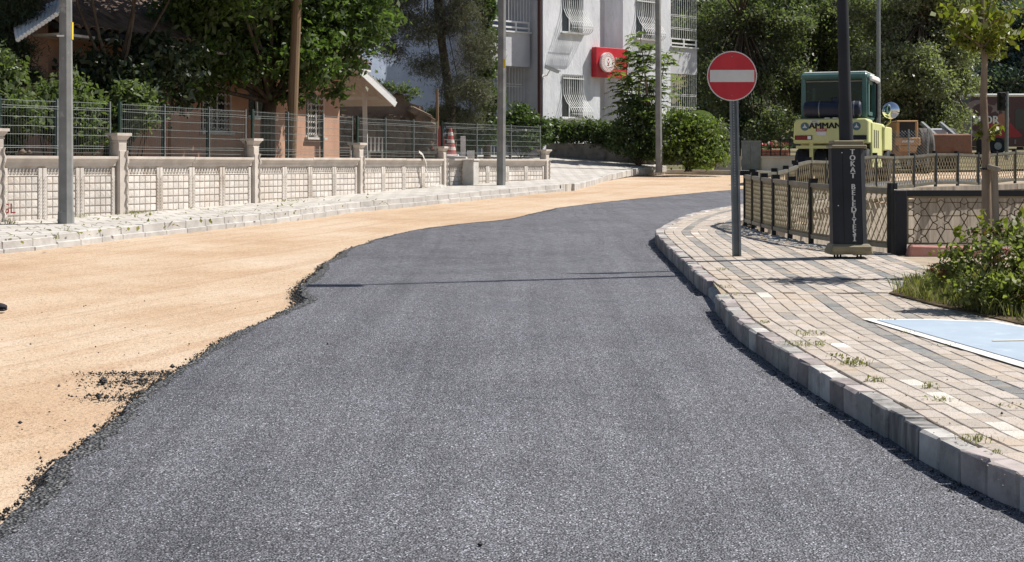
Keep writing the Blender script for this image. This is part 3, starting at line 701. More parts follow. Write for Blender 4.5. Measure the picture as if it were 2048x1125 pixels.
# ---- canal
canal = MB()
def ribbon(mb, pts, z0, z1):
    v3 = [Vector((p[0], p[1], gz(p[1]) + z1)) for p in pts] + [Vector((p[0], p[1], gz(p[1]) + z0)) for p in pts]; k = len(pts)
    mb.add(v3, [(i, i+1, k+i+1, k+i) for i in range(k - 1)])
ribbon(canal, CANAL_REAR, -3.0, 0.16); ribbon(canal, CANAL_NEAR, -3.0, 0.17); ribbon(canal, [CANAL_NEAR[0], CANAL_REAR[0]], -3, .17)
ribbon(canal, [CANAL_NEAR[-1], (26, 16.62)], -3.0, 0.17)
o = canal.build('canal_wall', M['canal']); o['kind'] = 'structure'
sheet('canal_floor', CANAL, -2.4, M['canal'])
cop = MB()                                   # rough concrete kerb that carries the rear railing
for a, b in zip(CANAL_REAR[1:], CANAL_REAR[2:]):
    cop.beam((a[0]-.02, a[1]+.02, gz(a[1]) + .15), (b[0]-.02, b[1]+.02, gz(b[1]) + .15), 0.3, 0.13)
o = cop.build('canal_coping', M['canal']); o['kind'] = 'structure'

# ---- left pavement
KL = catmull([(-12, 13.2), (-8.4, 16.6), (-6.57, 18.99), (-6.07, 20.1), (-5.6, 21.4), (-4.86, 23.0), (-4.0, 25.0), (-3.06, 27.9), (-1.79, 30.5), (-0.27, 33.7), (1.3, 36.9)])
WALL = [(-10.6, 18.9), (-7.85, 22.5), (-6.5, 24.5), (-4.9, 28.0), (-3.3, 31.8), (-1.68, 35.7), (0.9, 40.1)]
lp = [(p.x - 0.05, p.y + 0.03) for p in KL] + [(1.45, 38.2)] + [(0.95, 40.3)] + [(p[0], p[1]) for p in WALL[::-1][1:]] + [(-14, 15.5)]
lpv = sheet('pavement_left', lp, 0.172, M['bleached'], skirt=0.2)
L = arclen(KL); s = 0.0; k = 0
lk = bpy.data.objects.new('kerb_left', None); C.objects.link(lk); lk['kind'] = 'structure'; lk.location = (-4, 25, gz(25))
ls = [box_mesh('kerb_stone', M['kerb_left'], 0.496, 0.16, 0.16, 0.008, 0.003) for _ in range(5)]
lb_ = [box_mesh('kerb_base', M['kerb_left'], 0.497, 0.16, 0.14, 0.008, 0.003) for _ in range(5)]
while s < L[-1] - 0.2:
    p, t, nn = frame_at(KL, L, s + 0.25)
    drop = 0.03 * max(0.0, min(1.0, (20.4 - p.y) / 0.8))
    if p.y > 15:
        piece('kerb_stone', rnd.choice(ls), lk, slope_M(p - nn * 0.09, t, 0.178 - drop + rnd.uniform(-.006, .006)))
        piece('kerb_base', rnd.choice(lb_), lk, slope_M(p - nn * 0.055, t, 0.068 - drop * 0.5 + rnd.uniform(-.008, .008)))
    s += 0.5; k += 1
# forecourt that climbs to the low wall in front of the apartment block
fc = [(1.22, 36.7, .172), (1.50, 37.3, .165), (1.62, 38.0, .13), (2.3, 41.5, .12), (2.75, 44.0, .16), (3.7, 46.8, .22), (5.1, 49.4, .28), (4.7, 49.6, .33), (1.3, 51.4, .55), (-1.5, 51.6, .6), (-1.5, 46, .42), (-1.2, 41, .2), (0.95, 40.3, .168), (1.4, 38.2, .17)]
mb = MB(); mb.add([(x, y, gz(y) + z) for x, y, z in fc], [tuple(t) for t in geometry.tessellate_polygon([[Vector((x, y, 0)) for x, y, z in fc]])])
nf = len(fc); mb.add([(x, y, gz(y) + z) for x, y, z in fc] + [(x, y, gz(y) - .1) for x, y, z in fc], [(i, (i+1) % nf, nf + (i+1) % nf, nf + i) for i in range(nf)])
o = mb.build('forecourt', M['bleached']); o['kind'] = 'structure'
mb = MB()
for a, b in zip(fc[1:7], fc[2:7]):
    pa, pb = Vector((a[0], a[1], gz(a[1]) + a[2] - .095)), Vector((b[0], b[1], gz(b[1]) + b[2] - .095)); n_ = max(2, int((pb - pa).length / 0.5))
    for k in range(n_):
        mb.beam(pa.lerp(pb, (k + .04) / n_), pa.lerp(pb, (k + .96) / n_) + Vector((0, 0, rnd.uniform(-.02, .02))), 0.16, 0.2)
o = mb.build('forecourt_kerb', M['kerb_left'], bevel=0.01); o['kind'] = 'structure'
# far kerb line along the other side of the junction
mb = MB(); fk = [(5.1, 49.6), (6.3, 49.3), (7.6, 48.6), (8.8, 47.6)]
for a, b in zip(fk, fk[1:]): mb.beam((a[0], a[1], gz(a[1]) + .05), (b[0], b[1], gz(b[1]) + .05), 0.18, 0.2)
o = mb.build('kerb_far', M['kerb_left'], bevel=0.01); o['kind'] = 'structure'
# yard behind the precast wall, grounds behind the junction
sheet('yard_ground', [(p[0] - 0.05, p[1] + 0.03) for p in WALL] + [(-1.6, 41), (-1.6, 62), (-40, 62), (-40, 10), (-16, 12)], 0.32, M['soil'])
sheet('verge_ground', [(4.8, 49.9), (8.9, 47.9), (16, 52), (24, 56), (60, 60), (60, 99), (-1.5, 99), (-1.5, 51.9)], 0.06, M['grass_ground'])
# hillside far behind everything
hx = np.linspace(-260, 330, 90); hy = np.linspace(120, 420, 40); HX, HY = np.meshgrid(hx, hy)
HZZ = 2.0 + (HY - 120) * 0.30 + 9 * np.sin(HX * 0.02 + 1) * (HY - 120) / 300 + 3 * np.sin(HX * 0.07) * np.sin(HY * 0.05)
V = np.stack([HX, HY, HZZ], -1).reshape(-1, 3); F = [(j*90+i, j*90+i+1, (j+1)*90+i+1, (j+1)*90+i) for j in range(39) for i in range(89)]
mesh_np('hill', V, F, M['grass_ground'], kind='structure', smooth=True)
bl = []
for k in range(750):
    y = rnd.uniform(122, 330); x = rnd.uniform(-0.42, 0.42) * y; z = 2.0 + (y - 120) * 0.30 + 9 * math.sin(x * 0.02 + 1) * (y - 120) / 300
    r_ = rnd.uniform(2.2, 4.2); bl.append((x, y, z + r_ * 0.8, r_, r_, r_ * rnd.uniform(1, 1.6)))
P, _ = sprays(bl, 15000, 6, 0.6, 0.25)
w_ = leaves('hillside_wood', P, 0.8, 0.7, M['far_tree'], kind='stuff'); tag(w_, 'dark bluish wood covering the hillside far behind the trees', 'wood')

# ================================================================== PRECAST BOUNDARY WALL AND MESH FENCE
TOPZ = 1.77
bw = thing('boundary_wall', (-6.5, 24.5, gz(24.5) + .2), 'pale precast concrete boundary wall with block relief panels and capped posts', 'wall')
def wall_frame(a, b):
    a = Vector((a[0], a[1], 0)); b = Vector((b[0], b[1], 0)); t = (b - a).normalized(); nrm = Vector((t.y, -t.x, 0))
    Mx = Matrix((t, -nrm, Vector((0, 0, 1)))).transposed().to_4x4(); Mx.translation = a; return Mx, (b - a).length   # x along, -y outwards to the street
blk = []
for k in range(4):
    mb = MB(); j = lambda: rnd.uniform(-.012, .012)
    mb.add([(-.5,0,-.5),(.5,0,-.5),(.5,0,.5),(-.5,0,.5),(-.46,-1,-.45),(.46,-1,-.45),(.46,-1,.45),(-.46,-1,.45),(rnd.uniform(-.15,.15),-1.12+rnd.uniform(-.2,.1),rnd.uniform(-.15,.15))],
           [(0,1,5,4),(1,2,6,5),(2,3,7,6),(3,0,4,7),(4,5,8),(5,6,8),(6,7,8),(7,4,8)])
    o = mb.build('block', M['precast_block']); blk.append(o.data); bpy.data.objects.remove(o)
nblk = 0; joined = MB()
panels = [3, 3, 4, 4, 4, 5]
for bi, (a, b) in enumerate(zip(WALL, WALL[1:])):
    Mx, Lb = wall_frame(a, b); np_ = panels[bi]; x0 = 0.11; pw = (Lb - 0.22) / np_
    for k in range(np_):
        xa = x0 + pw * k; xm = xa + pw / 2
        base = gz((Mx @ Vector((xm, 0, 0))).y) + 0.0
        p = MB(Mx); p.box((xa + .003, 0, base), (xa + pw - .003, 0.06, TOPZ - 0.1))
        rib = 0.075
        for e in (xa + .006, xa + pw - .006 - rib): p.box((e, -0.03, base + 0.1), (e + rib, -0.0005, 1.585))
        p.box((xa + rib, -0.022, 1.458), (xa + pw - rib, -0.0005, 1.472))
        panel = p.build('panel', M['precast'], bw, bevel=0.004)
        # raised twisted ornament: rope on the ribs, scrolls in the top band
        orn = MB(Mx); nsc = 9
        for q in range(nsc):
            cx = xa + rib + (pw - 2 * rib) * (q + .5) / nsc; hw = (pw - 2 * rib) / nsc * 0.42
            orn.add([(cx - hw, -.001, 1.485), (cx - hw * .1, -.026, 1.485), (cx + hw, -.001, 1.575), (cx + hw * .1, -.026, 1.575)], [(0, 1, 3), (1, 2, 3), (0, 3, 2), (0, 2, 1)])
            orn.box((cx - hw, -.018, 1.50), (cx + hw * .2, -.001, 1.512)); orn.box((cx - hw * .2, -.018, 1.548), (cx + hw, -.001, 1.56))
        zz = 1.45
        while zz > base + .12:
            for e in (xa + .045, xa + pw - .045):
                orn.beam(Mx.inverted() @ (Mx @ Vector((e - .02, -.034, zz - .05))), Vector((e + .02, -.034, zz)), 0.012, 0.02, up=(0, -1, 0))
            zz -= 0.055
        orn.build('ornament', M['precast'], panel)
        zr = 1.448; rows = 0
        while zr - 0.02 > base + 0.16 and rows < 7:
            nc = 5; cw = (pw - 2 * rib - 0.03) / nc
            for c in range(nc):
                cx = xa + rib + 0.015 + cw * (c + .5)
                Mb = Mx @ Matrix.Translation((cx, -0.0008, zr - 0.052)) @ Matrix.Diagonal((cw - 0.009, 0.019, 0.104, 1))
                if rnd.random() < .5: Mb = Mb @ Matrix.Diagonal((-1, 1, 1, 1)) if False else Mb
                me = rnd.choice(blk)
                if bi >= 1 and nblk < 290: piece('block', me, panel, Mb); nblk += 1
                else: joined.add([v.co for v in me.vertices], [tuple(f.vertices) for f in me.polygons], Mb)
            zr -= 0.122; rows += 1
    # moulded coping over the bay
    prof = [(0.16, 0), (0.16, -.16), (-0.035, -.16), (-0.045, -.10), (-0.075, -.06), (-0.085, -.05), (-0.10, -.045), (-0.10, 0)]
    nb = 2; seg = (Lb - 0.2) / nb
    for k in range(nb):
        xa = 0.1 + seg * k + 0.004; xb = xa + seg - 0.008; dz = rnd.uniform(-.006, .006)
        cp = MB(Mx); pl = [Vector((0, y, TOPZ + z + dz)) for y, z in prof]; cp.prism(pl, (xa, 0, 0), (xb, 0, 0)); cp.build('coping', M['precast_post'], bw, bevel=0.004)
for i, p in enumerate(WALL[1:]):
    a = WALL[i]; Mx, _ = wall_frame(a, p); Mx = Mx.copy(); Mx.translation = Vector((p[0], p[1], 0)); base = gz(p[1]); ptop = 2.2 - 0.03 * i
    pb = MB(Mx); pb.box((-.085, -.075, base), (.085, .12, ptop - .17))
    pb.box((-.075, -.088, base + .05), (.075, -.074, ptop - .3))
    post = pb.build('post', M['precast_post'], bw, bevel=0.012)
    cap = MB(Mx); 
    for (h0, h1, r0, r1) in ((ptop - .17, ptop - .14, .10, .10), (ptop - .14, ptop - .055, .09, .14), (ptop - .055, ptop - .01, .155, .155)):
        cap.hexa([(-r0, -r0 + .03, h0), (r0, -r0 + .03, h0), (r0, r0 + .03, h0), (-r0, r0 + .03, h0), (-r1, -r1 + .03, h1), (r1, -r1 + .03, h1), (r1, r1 + .03, h1), (-r1, r1 + .03, h1)])
    cap.build('capital', M['precast_post'], post)
    sp_ = MB(Mx); zz = base + .1                       # twisted column on the corner
    sp_.tube([Vector((.075, -.1, base + .05)) + Vector((math.cos(q * 0.9) * .014, math.sin(q * .9) * .012, (ptop - .3 - base - .05) * q / 40)) for q in range(41)], 0.02, 6)
    sp_.build('twisted_column', M['precast_post'], post)
joined.build('block_relief', M['precast_block'], bw, kind='stuff')
mf = thing('mesh_fence', (-6.4, 24.6, TOPZ), 'green welded wire mesh fence standing on the precast boundary wall', 'fence')
for bi, (a, b) in enumerate(zip(WALL, WALL[1:])):
    Mx, Lb = wall_frame(a, b); nseg = 2 if bi < 2 else 3
    for k in range(nseg):
        xa = Lb * k / nseg + (.14 if k == 0 else 0); xb = Lb * (k + 1) / nseg - (.14 if k == nseg - 1 else 0)
        pz = 2.66 - 0.0 * bi
        q = MB(Mx); q.box((xa - .03, .085, TOPZ - .02), (xa + .03, .125, pz + .03)); q.build('fence_post', M['green_post'], mf)
        wmb = MB(Mx); mid = Vector((0, .08, 0))
        for z in (TOPZ + .06, TOPZ + .13, TOPZ + .165, TOPZ + .34, TOPZ + .47, TOPZ + .62, TOPZ + .75, TOPZ + .79, TOPZ + .87):
            yy = .08 - (.03 if abs(z - TOPZ - .147) < .02 or abs(z - TOPZ - .77) < .03 else 0)
            wmb.tube([(xa, yy, z), ((xa + xb) / 2, yy, z + rnd.uniform(-.008, .008)), (xb, yy, z)], 0.0036, 4, cap=False)
        x = xa + .03
        while x < xb:
            wmb.tube([(x, .08, TOPZ + .03), (x, .08, TOPZ + .89)], 0.0022, 3, cap=False); x += 0.05
        wmb.build('wire_panel', M['wire'], mf)
        st = MB(Mx); st.box((xb - .012, .062, TOPZ), (xb + .012, .082, pz + .02)); st.build('clamp_strip', M['steel'], mf)
# little broken rock lying on the coping, graffiti
q = A(48, 300, 22.9); V, F = rocks(np.array([[0, 0, 0], [.09, .02, 0], [-.09, 0, -.01]]), np.array([.09, .06, .06]))
o = mesh_np('stone', V, F, M['adobe']); o.location = (q.x - .02, q.y + .03, TOPZ + .05); tag(o, 'brown broken stone lying on the wall coping', 'stone')
Mx, _ = wall_frame(WALL[0], WALL[1]); e = Mx @ Vector((Vector((WALL[1][0]-WALL[0][0], WALL[1][1]-WALL[0][1])).length - .0, -.0915, 0))
Mg, _ = wall_frame(WALL[1], WALL[2])
lettering('graffiti', 'SGL', 0.22, Mg @ Vector((.10, -.092, gz(22.7) + .36)), Mg.to_3x3() @ Vector((1, 0, 0)), (0, 0, 1), M['lamp_red'], bw, 0.002)

# white utility box, torn plastic strip on the wall
def along(bi, t, out=0.0):
    Mx, Lb = wall_frame(WALL[bi], WALL[bi + 1]); return Mx, Lb * t, Mx @ Vector((Lb * t, -out, 0))
Mx, xx, p = along(5, .17)
t = thing('utility_box', (p.x, p.y, gz(p.y) + .17), 'cream utility cabinet standing against the precast wall', 'cabinet')
mb = MB(Mx); mb.box((xx - .13, -.42, gz(p.y) + .15), (xx + .13, -.11, gz(p.y) + .76)); mb.build('body', M['cloth'], t, bevel=.012)
mb = MB(Mx); mb.box((xx - .15, -.44, gz(p.y) + .76), (xx + .15, -.10, gz(p.y) + .80)); mb.build('lid', M['precast'], t, bevel=.008)
Mx, xx, p = along(4, .72)
mb = MB(Mx); pts = [(xx - .25, -.09, TOPZ + .16), (xx - .12, -.13, TOPZ + .08), (xx, -.16, TOPZ - .25), (xx + .12, -.22, TOPZ - .6), (xx + .42, -.35, gz(p.y) + .21), (xx + .7, -.36, gz(p.y) + .19)]
pp = [Vector(a).lerp(Vector(b), k / 5) + Vector((rnd.uniform(-.02, .02), rnd.uniform(-.02, .02), 0)) for a, b in zip(pts, pts[1:]) for k in range(5)]
for a, b in zip(pp, pp[1:]): mb.beam(a, b, .07 + rnd.uniform(-.03, .03), .012, up=(0.3, -1, .2))
single(mb, 'torn_strip', M['cloth'], (p.x, p.y, gz(p.y) + .18), 'torn white plastic strip hanging over the precast wall', 'plastic strip')

# ================================================================== POLES
def oct_pole(name, base, top, r0, r1, mat, label, cat='pole', n=8, group=None, extras=None):
    t = thing(name, base, label, cat, group); base = Vector(base); top = Vector(top)
    mb = MB(); mb.tube([base - Vector((0, 0, .1)), base.lerp(top, .33), base.lerp(top, .66), top], [r0, r0 + (r1-r0)*.33, r0 + (r1-r0)*.66, r1], n, ph=math.pi / 8)
    mb.build('shaft', mat, t); return t
b = G(132, 445, .19)
t = oct_pole('utility_pole', b, A(131, -300, b.y) + Vector((0, .0, 0)), 0.112, 0.078, M['concrete_pole'], 'thick eight sided concrete utility pole with yellow number strip near the kerb')
mb = MB(); mb.tube([b - Vector((0, 0, .05)), b + Vector((0, 0, .16))], [.122, .12], 8, ph=math.pi / 8); mb.build('collar', M['concrete_pole'], t)
q = A(143, 62, b.y); mb = MB(); mb.box((q.x - .012, q.y - .02, q.z - .13), (q.x + .012, q.y + .06, q.z + .13)); mb.build('number_plate', pm('plate_yellow', (.65, .45, .03), (.75, .55, .06), 5, .5), t)
q = A(124, 73, b.y); mb = MB(); mb.beam((q.x - .05, q.y - .08, q.z), (q.x + .06, q.y - .08, q.z), .02, .025); mb.build('clip', M['white_metal'], t)
b = G(1002, 371, .17)
t = oct_pole('utility_pole', b, A(1006, -300, b.y), 0.118, 0.088, M['concrete_pole'], 'grey concrete utility pole standing before the end of the precast wall')
q = A(1009, 128, b.y); mb = MB(); mb.box((q.x - .03, q.y - .115, q.z - .11), (q.x + .02, q.y - .10, q.z + .11)); mb.build('number_plate', bpy.data.materials['plate_yellow'], t)
b = Vector(((1318 - 1024) * 47.2 / FPX, 47.2, gz(47.2) + .22))
t = oct_pole('utility_pole', b, A(1314, -300, b.y), 0.112, 0.075, M['concrete_pole'], 'slim concrete utility pole beside the feathery tree and red sign')
b = A(579, 318, 30.0); b.z = gz(30) + .3
oct_pole('wooden_pole', b, A(604, -260, 30.0), 0.11, 0.092, M['wood_pole'], 'brown leaning wooden telegraph pole beside the walnut trunk', n=12)
b = A(876, 320, 43); oct_pole('rusty_pole', b, A(874, 178, 43), 0.05, 0.045, M['wood_pole'], 'thin rusty pole beside the red and white cones', n=8)
b = A(1757, 300, 50); oct_pole('steel_pole', b, A(1757, -300, 50), 0.075, 0.055, M['steel'], 'thin galvanised lamp pole rising behind the road roller', n=10)
b = A(1940, 306, 70); oct_pole('steel_pole', b, A(1940, 222, 70), 0.085, 0.085, M['steel'], 'short pale post in front of the maroon bus crescent', n=10)

# ================================================================== NO ENTRY SIGN
b = G(1474, 513, .2)
t = thing('no_entry_sign', b, 'round red no entry sign with white bar on perforated steel post', 'road sign')
c = A(1464, 152.5, b.y)
mb = MB(); top = A(1466.5, 110, b.y); w_ = .033                       # open perforated channel
ax = (top - b).normalized()
for (dx, dy, wx, wy) in ((-.030, .012, .006, .05), (.030, .012, .006, .05), (0, .034, .066, .006)):
    o_ = Vector((dx, dy + .02, 0)); mb.beam(b + o_ - Vector((0, 0, .05)), top + o_, wx, wy, up=(0, 1, 0))
for dx in (-.041, .041): mb.beam(b + Vector((dx, .008, -.05)), top + Vector((dx, .008, 0)), .018, .005, up=(0, 1, 0))
post = mb.build('post', M['steel_dark'], t)
for kk in range(1):
    hb = MB(); 
    for k in range(46):
        q = b.lerp(top, .35 + .6 * k / 46) + Vector((0, .0505 - .0, 0)); q.y = b.lerp(top, .35 + .6 * k / 46).y + .0495
        hb.box((q.x - .0035, q.y - .0012, q.z - .008), (q.x + .0035, q.y + .0008, q.z + .008))
    hb.build('post_holes', M['white_sign'], t, kind='stuff')
rad = 50 * b.y / FPX
mb = MB(); mb.disc(c, rad, (0, 1, 0), .004, 48); plate = mb.build('plate', M['white_sign'], t)
mb = MB(); mb.disc(c - Vector((0, .004, 0)), rad * .955, (0, 1, 0), .003, 48); mb.build('red_disc', M['red_sign'], plate)
mb = MB(); hw = 44.3 * b.y / FPX; hh = 12 * b.y / FPX; mb.box((c.x - hw, c.y - .0085, c.z - hh), (c.x + hw, c.y - .006, c.z + hh)); mb.build('white_bar', M['white_sign'], plate)
for dz in (.215, -.215):
    mb = MB(); mb.disc(c + Vector((0, -.008, dz)), .006, (0, 1, 0), .006, 10); mb.build('bolt', M['steel'], plate)
for dz in (-.08, .08): mb = MB(); mb.box((c.x - .06, c.y + .003, c.z + dz - .02), (c.x + .06, c.y + .018, c.z + dz + .02)); mb.build('bracket', M['steel'], t)

# ================================================================== LAMP POST WITH LETTERED CASING
b = G(1698, 516, .2); D = b.y; s_ = D / FPX
t = thing('street_lamp', b, 'black street lamp with anthracite casing lettered TOKAT BELEDİYESİ on bronze foot', 'street lamp')
lean = Vector((-.010, 0, 1))
def lp_(px, py): return A(px, py, D)
cx = lp_(1697, 500).x; zb = b.z
for dx in (-.135, -.105, .115):
    for dy in (-.08, .08): mb = MB(); mb.box((cx + dx - .008, D + dy - .01, zb - .03), (cx + dx + .008, D + dy + .01, zb + .06)); mb.build('foot', M['black_metal'], t)
z0 = lp_(0, 508).z; z1 = lp_(0, 487).z; z2 = lp_(0, 297).z; z3 = lp_(0, 284).z
mb = MB(); mb.hexa([(cx-.24, D-.17, z0), (cx+.24, D-.17, z0), (cx+.24, D+.17, z0), (cx-.24, D+.17, z0), (cx-.20, D-.15, z1), (cx+.20, D-.15, z1), (cx+.20, D+.15, z1), (cx-.20, D+.15, z1)])
mb.box((cx-.215, D-.185, z0+.02), (cx+.215, D-.155, z1-.015)); mb.build('foot_moulding', M['khaki'], t, bevel=.02)
mb = MB(); tx = cx - .025
def ring(w, dd, ch, x): return [(x-w+ch, D-dd), (x+w-ch, D-dd), (x+w, D-dd+ch), (x+w, D+dd-ch), (x+w-ch, D+dd), (x-w+ch, D+dd), (x-w, D+dd-ch), (x-w, D-dd+ch)]
lo = [Vector((x, y, z1)) for x, y in ring(.185, .14, .06, cx)]; hi = [Vector((x, y, z2)) for x, y in ring(.18, .135, .058, tx)]
mb.add(lo + hi, [tuple(range(8))[::-1], tuple(range(8, 16))] + [(i, (i+1) % 8, 8 + (i+1) % 8, 8 + i) for i in range(8)])
cas = mb.build('casing', M['anthracite'], t)
mb = MB()
for fx in (-.075, .125): mb.beam((cx + fx, D - .1405, z1 + .005), (tx + fx * .97, D - .1355, z2 - .005), .005, .004)
mb.build('seam', M['black_metal'], cas)
mb = MB(); mb.box((tx-.19, D-.15, z2), (tx+.19, D+.15, z2+.035)); mb.box((tx-.165, D-.13, z2+.035), (tx+.165, D+.13, z3+.012)); mb.build('cap_moulding', M['khaki'], t, bevel=.008)
zt = [lp_(0, py).z for py in np.concatenate([np.linspace(305, 352, 5), np.linspace(374, 477, 10)])]
for ch, z in zip('TOKATBELEDİYESİ', zt):
    f_ = (z - z1) / (z2 - z1); lettering('letter', ch, 0.082, (cx + (tx - cx) * f_ + .035, D - .1415 + .005 * f_, z), (1, 0, 0), (0, 0, 1), M['lettering'], cas, .0015, sx=.95, bold=.0035)
for (px, py) in ((1678, 306), (1671, 411)):
    q = lp_(px, py); mb = MB(); mb.disc((q.x, D - .14, q.z), .006, (0, 1, 0), .012, 8); mb.build('bolt', M['white_metal'], cas)
p0 = Vector((tx, D, z3)); pt = lp_(1675, -500); 
mb = MB(); mb.tube([p0, p0.lerp(lp_(1685, 0), .28)], [.078, .074], 14); mb.tube([p0.lerp(lp_(1685, 0), .28), lp_(1685, 0), pt], [.068, .062, .05], 14); mb.build('shaft', M['anthracite'], t, smooth=True)
mb = MB(); mb.tube([pt, pt + Vector((-.35, -.1, .25)), pt + Vector((-.9, -.25, .28))], [.04, .035, .03], 8); mb.build('arm', M['anthracite'], t)
mb = MB(); e = pt + Vector((-1.1, -.3, .27)); mb.box((e.x - .28, e.y - .12, e.z - .05), (e.x + .28, e.y + .12, e.z + .05)); mb.build('lamp_head', M['anthracite'], t, bevel=.03)

# ================================================================== RAILINGS ALONG THE CANAL
def lattice_bay(mb, p, q, z0, z1, r=0.0045, nd=5, thick=.008):
    """laser-cut diamond lattice between two posts"""
    p = Vector(p); q = Vector(q); L_ = (q - p).length; t = (q - p) / L_; H = z1 - z0; cell = L_ / nd
    def P(u, z): 
        w_ = p.lerp(q, u / L_); return Vector((w_.x, w_.y, w_.z + z0 + z))
    k = -int(H / (cell * 1.25)) - 1
    sl = 1.9                                   # steepness of the diamonds
    for sgn in (1, -1):
        for i in range(-int(H / (sl * cell)) - 2, nd + int(H / (sl * cell)) + 3):
            ua, ub = i * cell, i * cell + sgn * H / sl
            pts = []
            lo, hi = 0.0, 1.0
            for (u0, du) in ((ua, ub - ua),):
                if abs(du) > 1e-9:
                    ta, tb = (0 - u0) / du, (L_ - u0) / du
                    lo, hi = max(0, min(ta, tb)), min(1, max(ta, tb))
            if hi - lo > .02: mb.beam(P(ua + (ub - ua) * lo, H * lo), P(ua + (ub - ua) * hi, H * hi), thick, r * 2.2, up=(t.y, -t.x, 0))
def railing(name, label, pts, h, latmat, group=None, railh=.05, nd=6, lr=.0045):
    b0 = Vector((pts[0][0], pts[0][1], gz(pts[0][1]) + .17))
    t = thing(name, b0, label, 'railing', group)
    P3 = [Vector((p[0], p[1], gz(p[1]) + (p[2] if len(p) > 2 else .18))) for p in pts]
    for i, p in enumerate(P3):
        dv = (P3[min(i+1, len(P3)-1)] - P3[max(i-1, 0)]); dv.z = 0; dv.normalize(); nn = Vector((-dv.y, dv.x, 0))
        mb = MB(); mb.beam(p - Vector((0, 0, .06)), p + Vector((0, 0, h + .02)), .045, .065, up=dv); mb.beam(p + nn * .045 + Vector((0, 0, h - .05)), p + nn * .045 + Vector((0, 0, h + .02)), .05, .07, up=dv)
        pt_ = mb.build('post', M['black_metal'], t)
        mb = MB(); mb.beam(p - Vector((0, 0, .02)), p + Vector((0, 0, .005)), .13, .13, up=dv); mb.build('base_plate', M['black_metal'], pt_)
    for i, (p, q) in enumerate(zip(P3, P3[1:])):
        d = (q - p).normalized(); a = p + d * .03; b_ = q - d * .03
        mb = MB(); mb.beam(a + Vector((0, 0, h - .06)), b_ + Vector((0, 0, h - .06)), .05, railh); mb.build('top_rail', M['rail'], t)
        mb = MB(); mb.beam(a + Vector((0, 0, .10)), b_ + Vector((0, 0, .10)), .045, .05); mb.build('bottom_rail', M['rail'], t)
        fr = MB()
        for e in (a + d * .012, b_ - d * .012): fr.beam(e + Vector((0, 0, .125)), e + Vector((0, 0, h - .085)), .022, .022)
        fr.beam(a + Vector((0, 0, h - .098)), b_ + Vector((0, 0, h - .098)), .022, .022); fr.beam(a + Vector((0, 0, .138)), b_ + Vector((0, 0, .138)), .022, .022)
        fr.build('panel_frame', M['khaki'], t)
        lt = MB(); lattice_bay(lt, a + d * .022, b_ - d * .022, .15, h - .11, r=lr, nd=nd); lt.build('lattice', M[latmat], t)
    return t
near_pts = [(3.36, 21.3), (3.38, 20.75), (3.41, 20.15), (3.47, 19.6), (3.56, 18.95), (3.68, 18.2), (3.90, 17.45), (4.28, 16.72)]
nose = [(3.36, 21.3), (3.60, 21.95), (4.02, 22.5), (4.45, 23.9), (5.05, 26.2)]
railing('railing', 'black and bronze lattice railing beside the pavement behind the lamp casing', near_pts, .79, 'lattice', nd=8, lr=.006)
railing('railing', 'short lattice railing rounding the end of the canal', nose, .79, 'lattice')
rx = [(1592, 26.2), (1621, 27.4), (1650, 28.5), (1688, 29.9), (1720, 31.0), (1752, 32.0), (1787, 33.0), (1827, 33.75), (1871, 34.3), (1915, 34.8), (1956, 35.3), (1993, 35.8), (2030, 36.3), (2068, 36.9), (2105, 37.6), (2140, 38.4)]
railing('railing', 'lattice railing along the far bank of the canal before the parked machines', [((x - 1024) * d / FPX, d, .17 + .03 * math.sin(i * 1.7)) for i, (x, d) in enumerate(rx)], .83, 'lattice', nd=7, lr=.0055)
# star pattern panel beside the corner post
dP = 16.62; zb = gz(dP) + .18
t = thing('pattern_railing', (4.36, dP, zb), 'bronze railing panel cut in a star and hexagon pattern beside the thick post', 'railing')
mb = MB(); mb.box((4.30, dP - .055, zb - .06), (4.425, dP + .055, zb + .735)); mb.build('corner_post', M['anthracite'], t, bevel=.006)
zt_ = A(0, 381, dP).z; zl = A(0, 393, dP).z; zbm = A(0, 489, dP).z
mb = MB(); mb.box((4.43, dP - .035, zl), (8.2, dP + .035, zt_)); mb.build('top_rail', M['anthracite'], t)
mb = MB()
for (a, b_) in (((4.432, zbm), (4.452, zl)), ((4.452, zl - .022), (8.2, zl - .0005)), ((4.452, zbm), (8.2, zbm + .02))): mb.box((a[0], dP - .018, a[1]), (b_[0], dP + .018, b_[1]))
mb.build('panel_frame', M['khaki'], t)
mb = MB(); ca = .175; x0, x1 = 4.455, 8.2; za, zc = zbm + .022, zl - .024
def seg(mb, p, q):
    (ax_, az), (bx_, bz_) = p, q; lo, hi = 0.0, 1.0
    for (u, du, mn, mx_) in ((ax_, bx_ - ax_, x0, x1), (az, bz_ - az, za, zc)):
        if abs(du) < 1e-9:
            if u < mn or u > mx_: return
            continue
        t0, t1 = (mn - u) / du, (mx_ - u) / du; lo = max(lo, min(t0, t1)); hi = min(hi, max(t0, t1))
    if hi - lo < .03: return
    f = lambda t_: Vector((ax_ + (bx_ - ax_) * t_, dP, az + (bz_ - az) * t_))
    mb.beam(f(lo), f(hi), .010, .0115, up=(0, 1, 0))
rows_ = 7
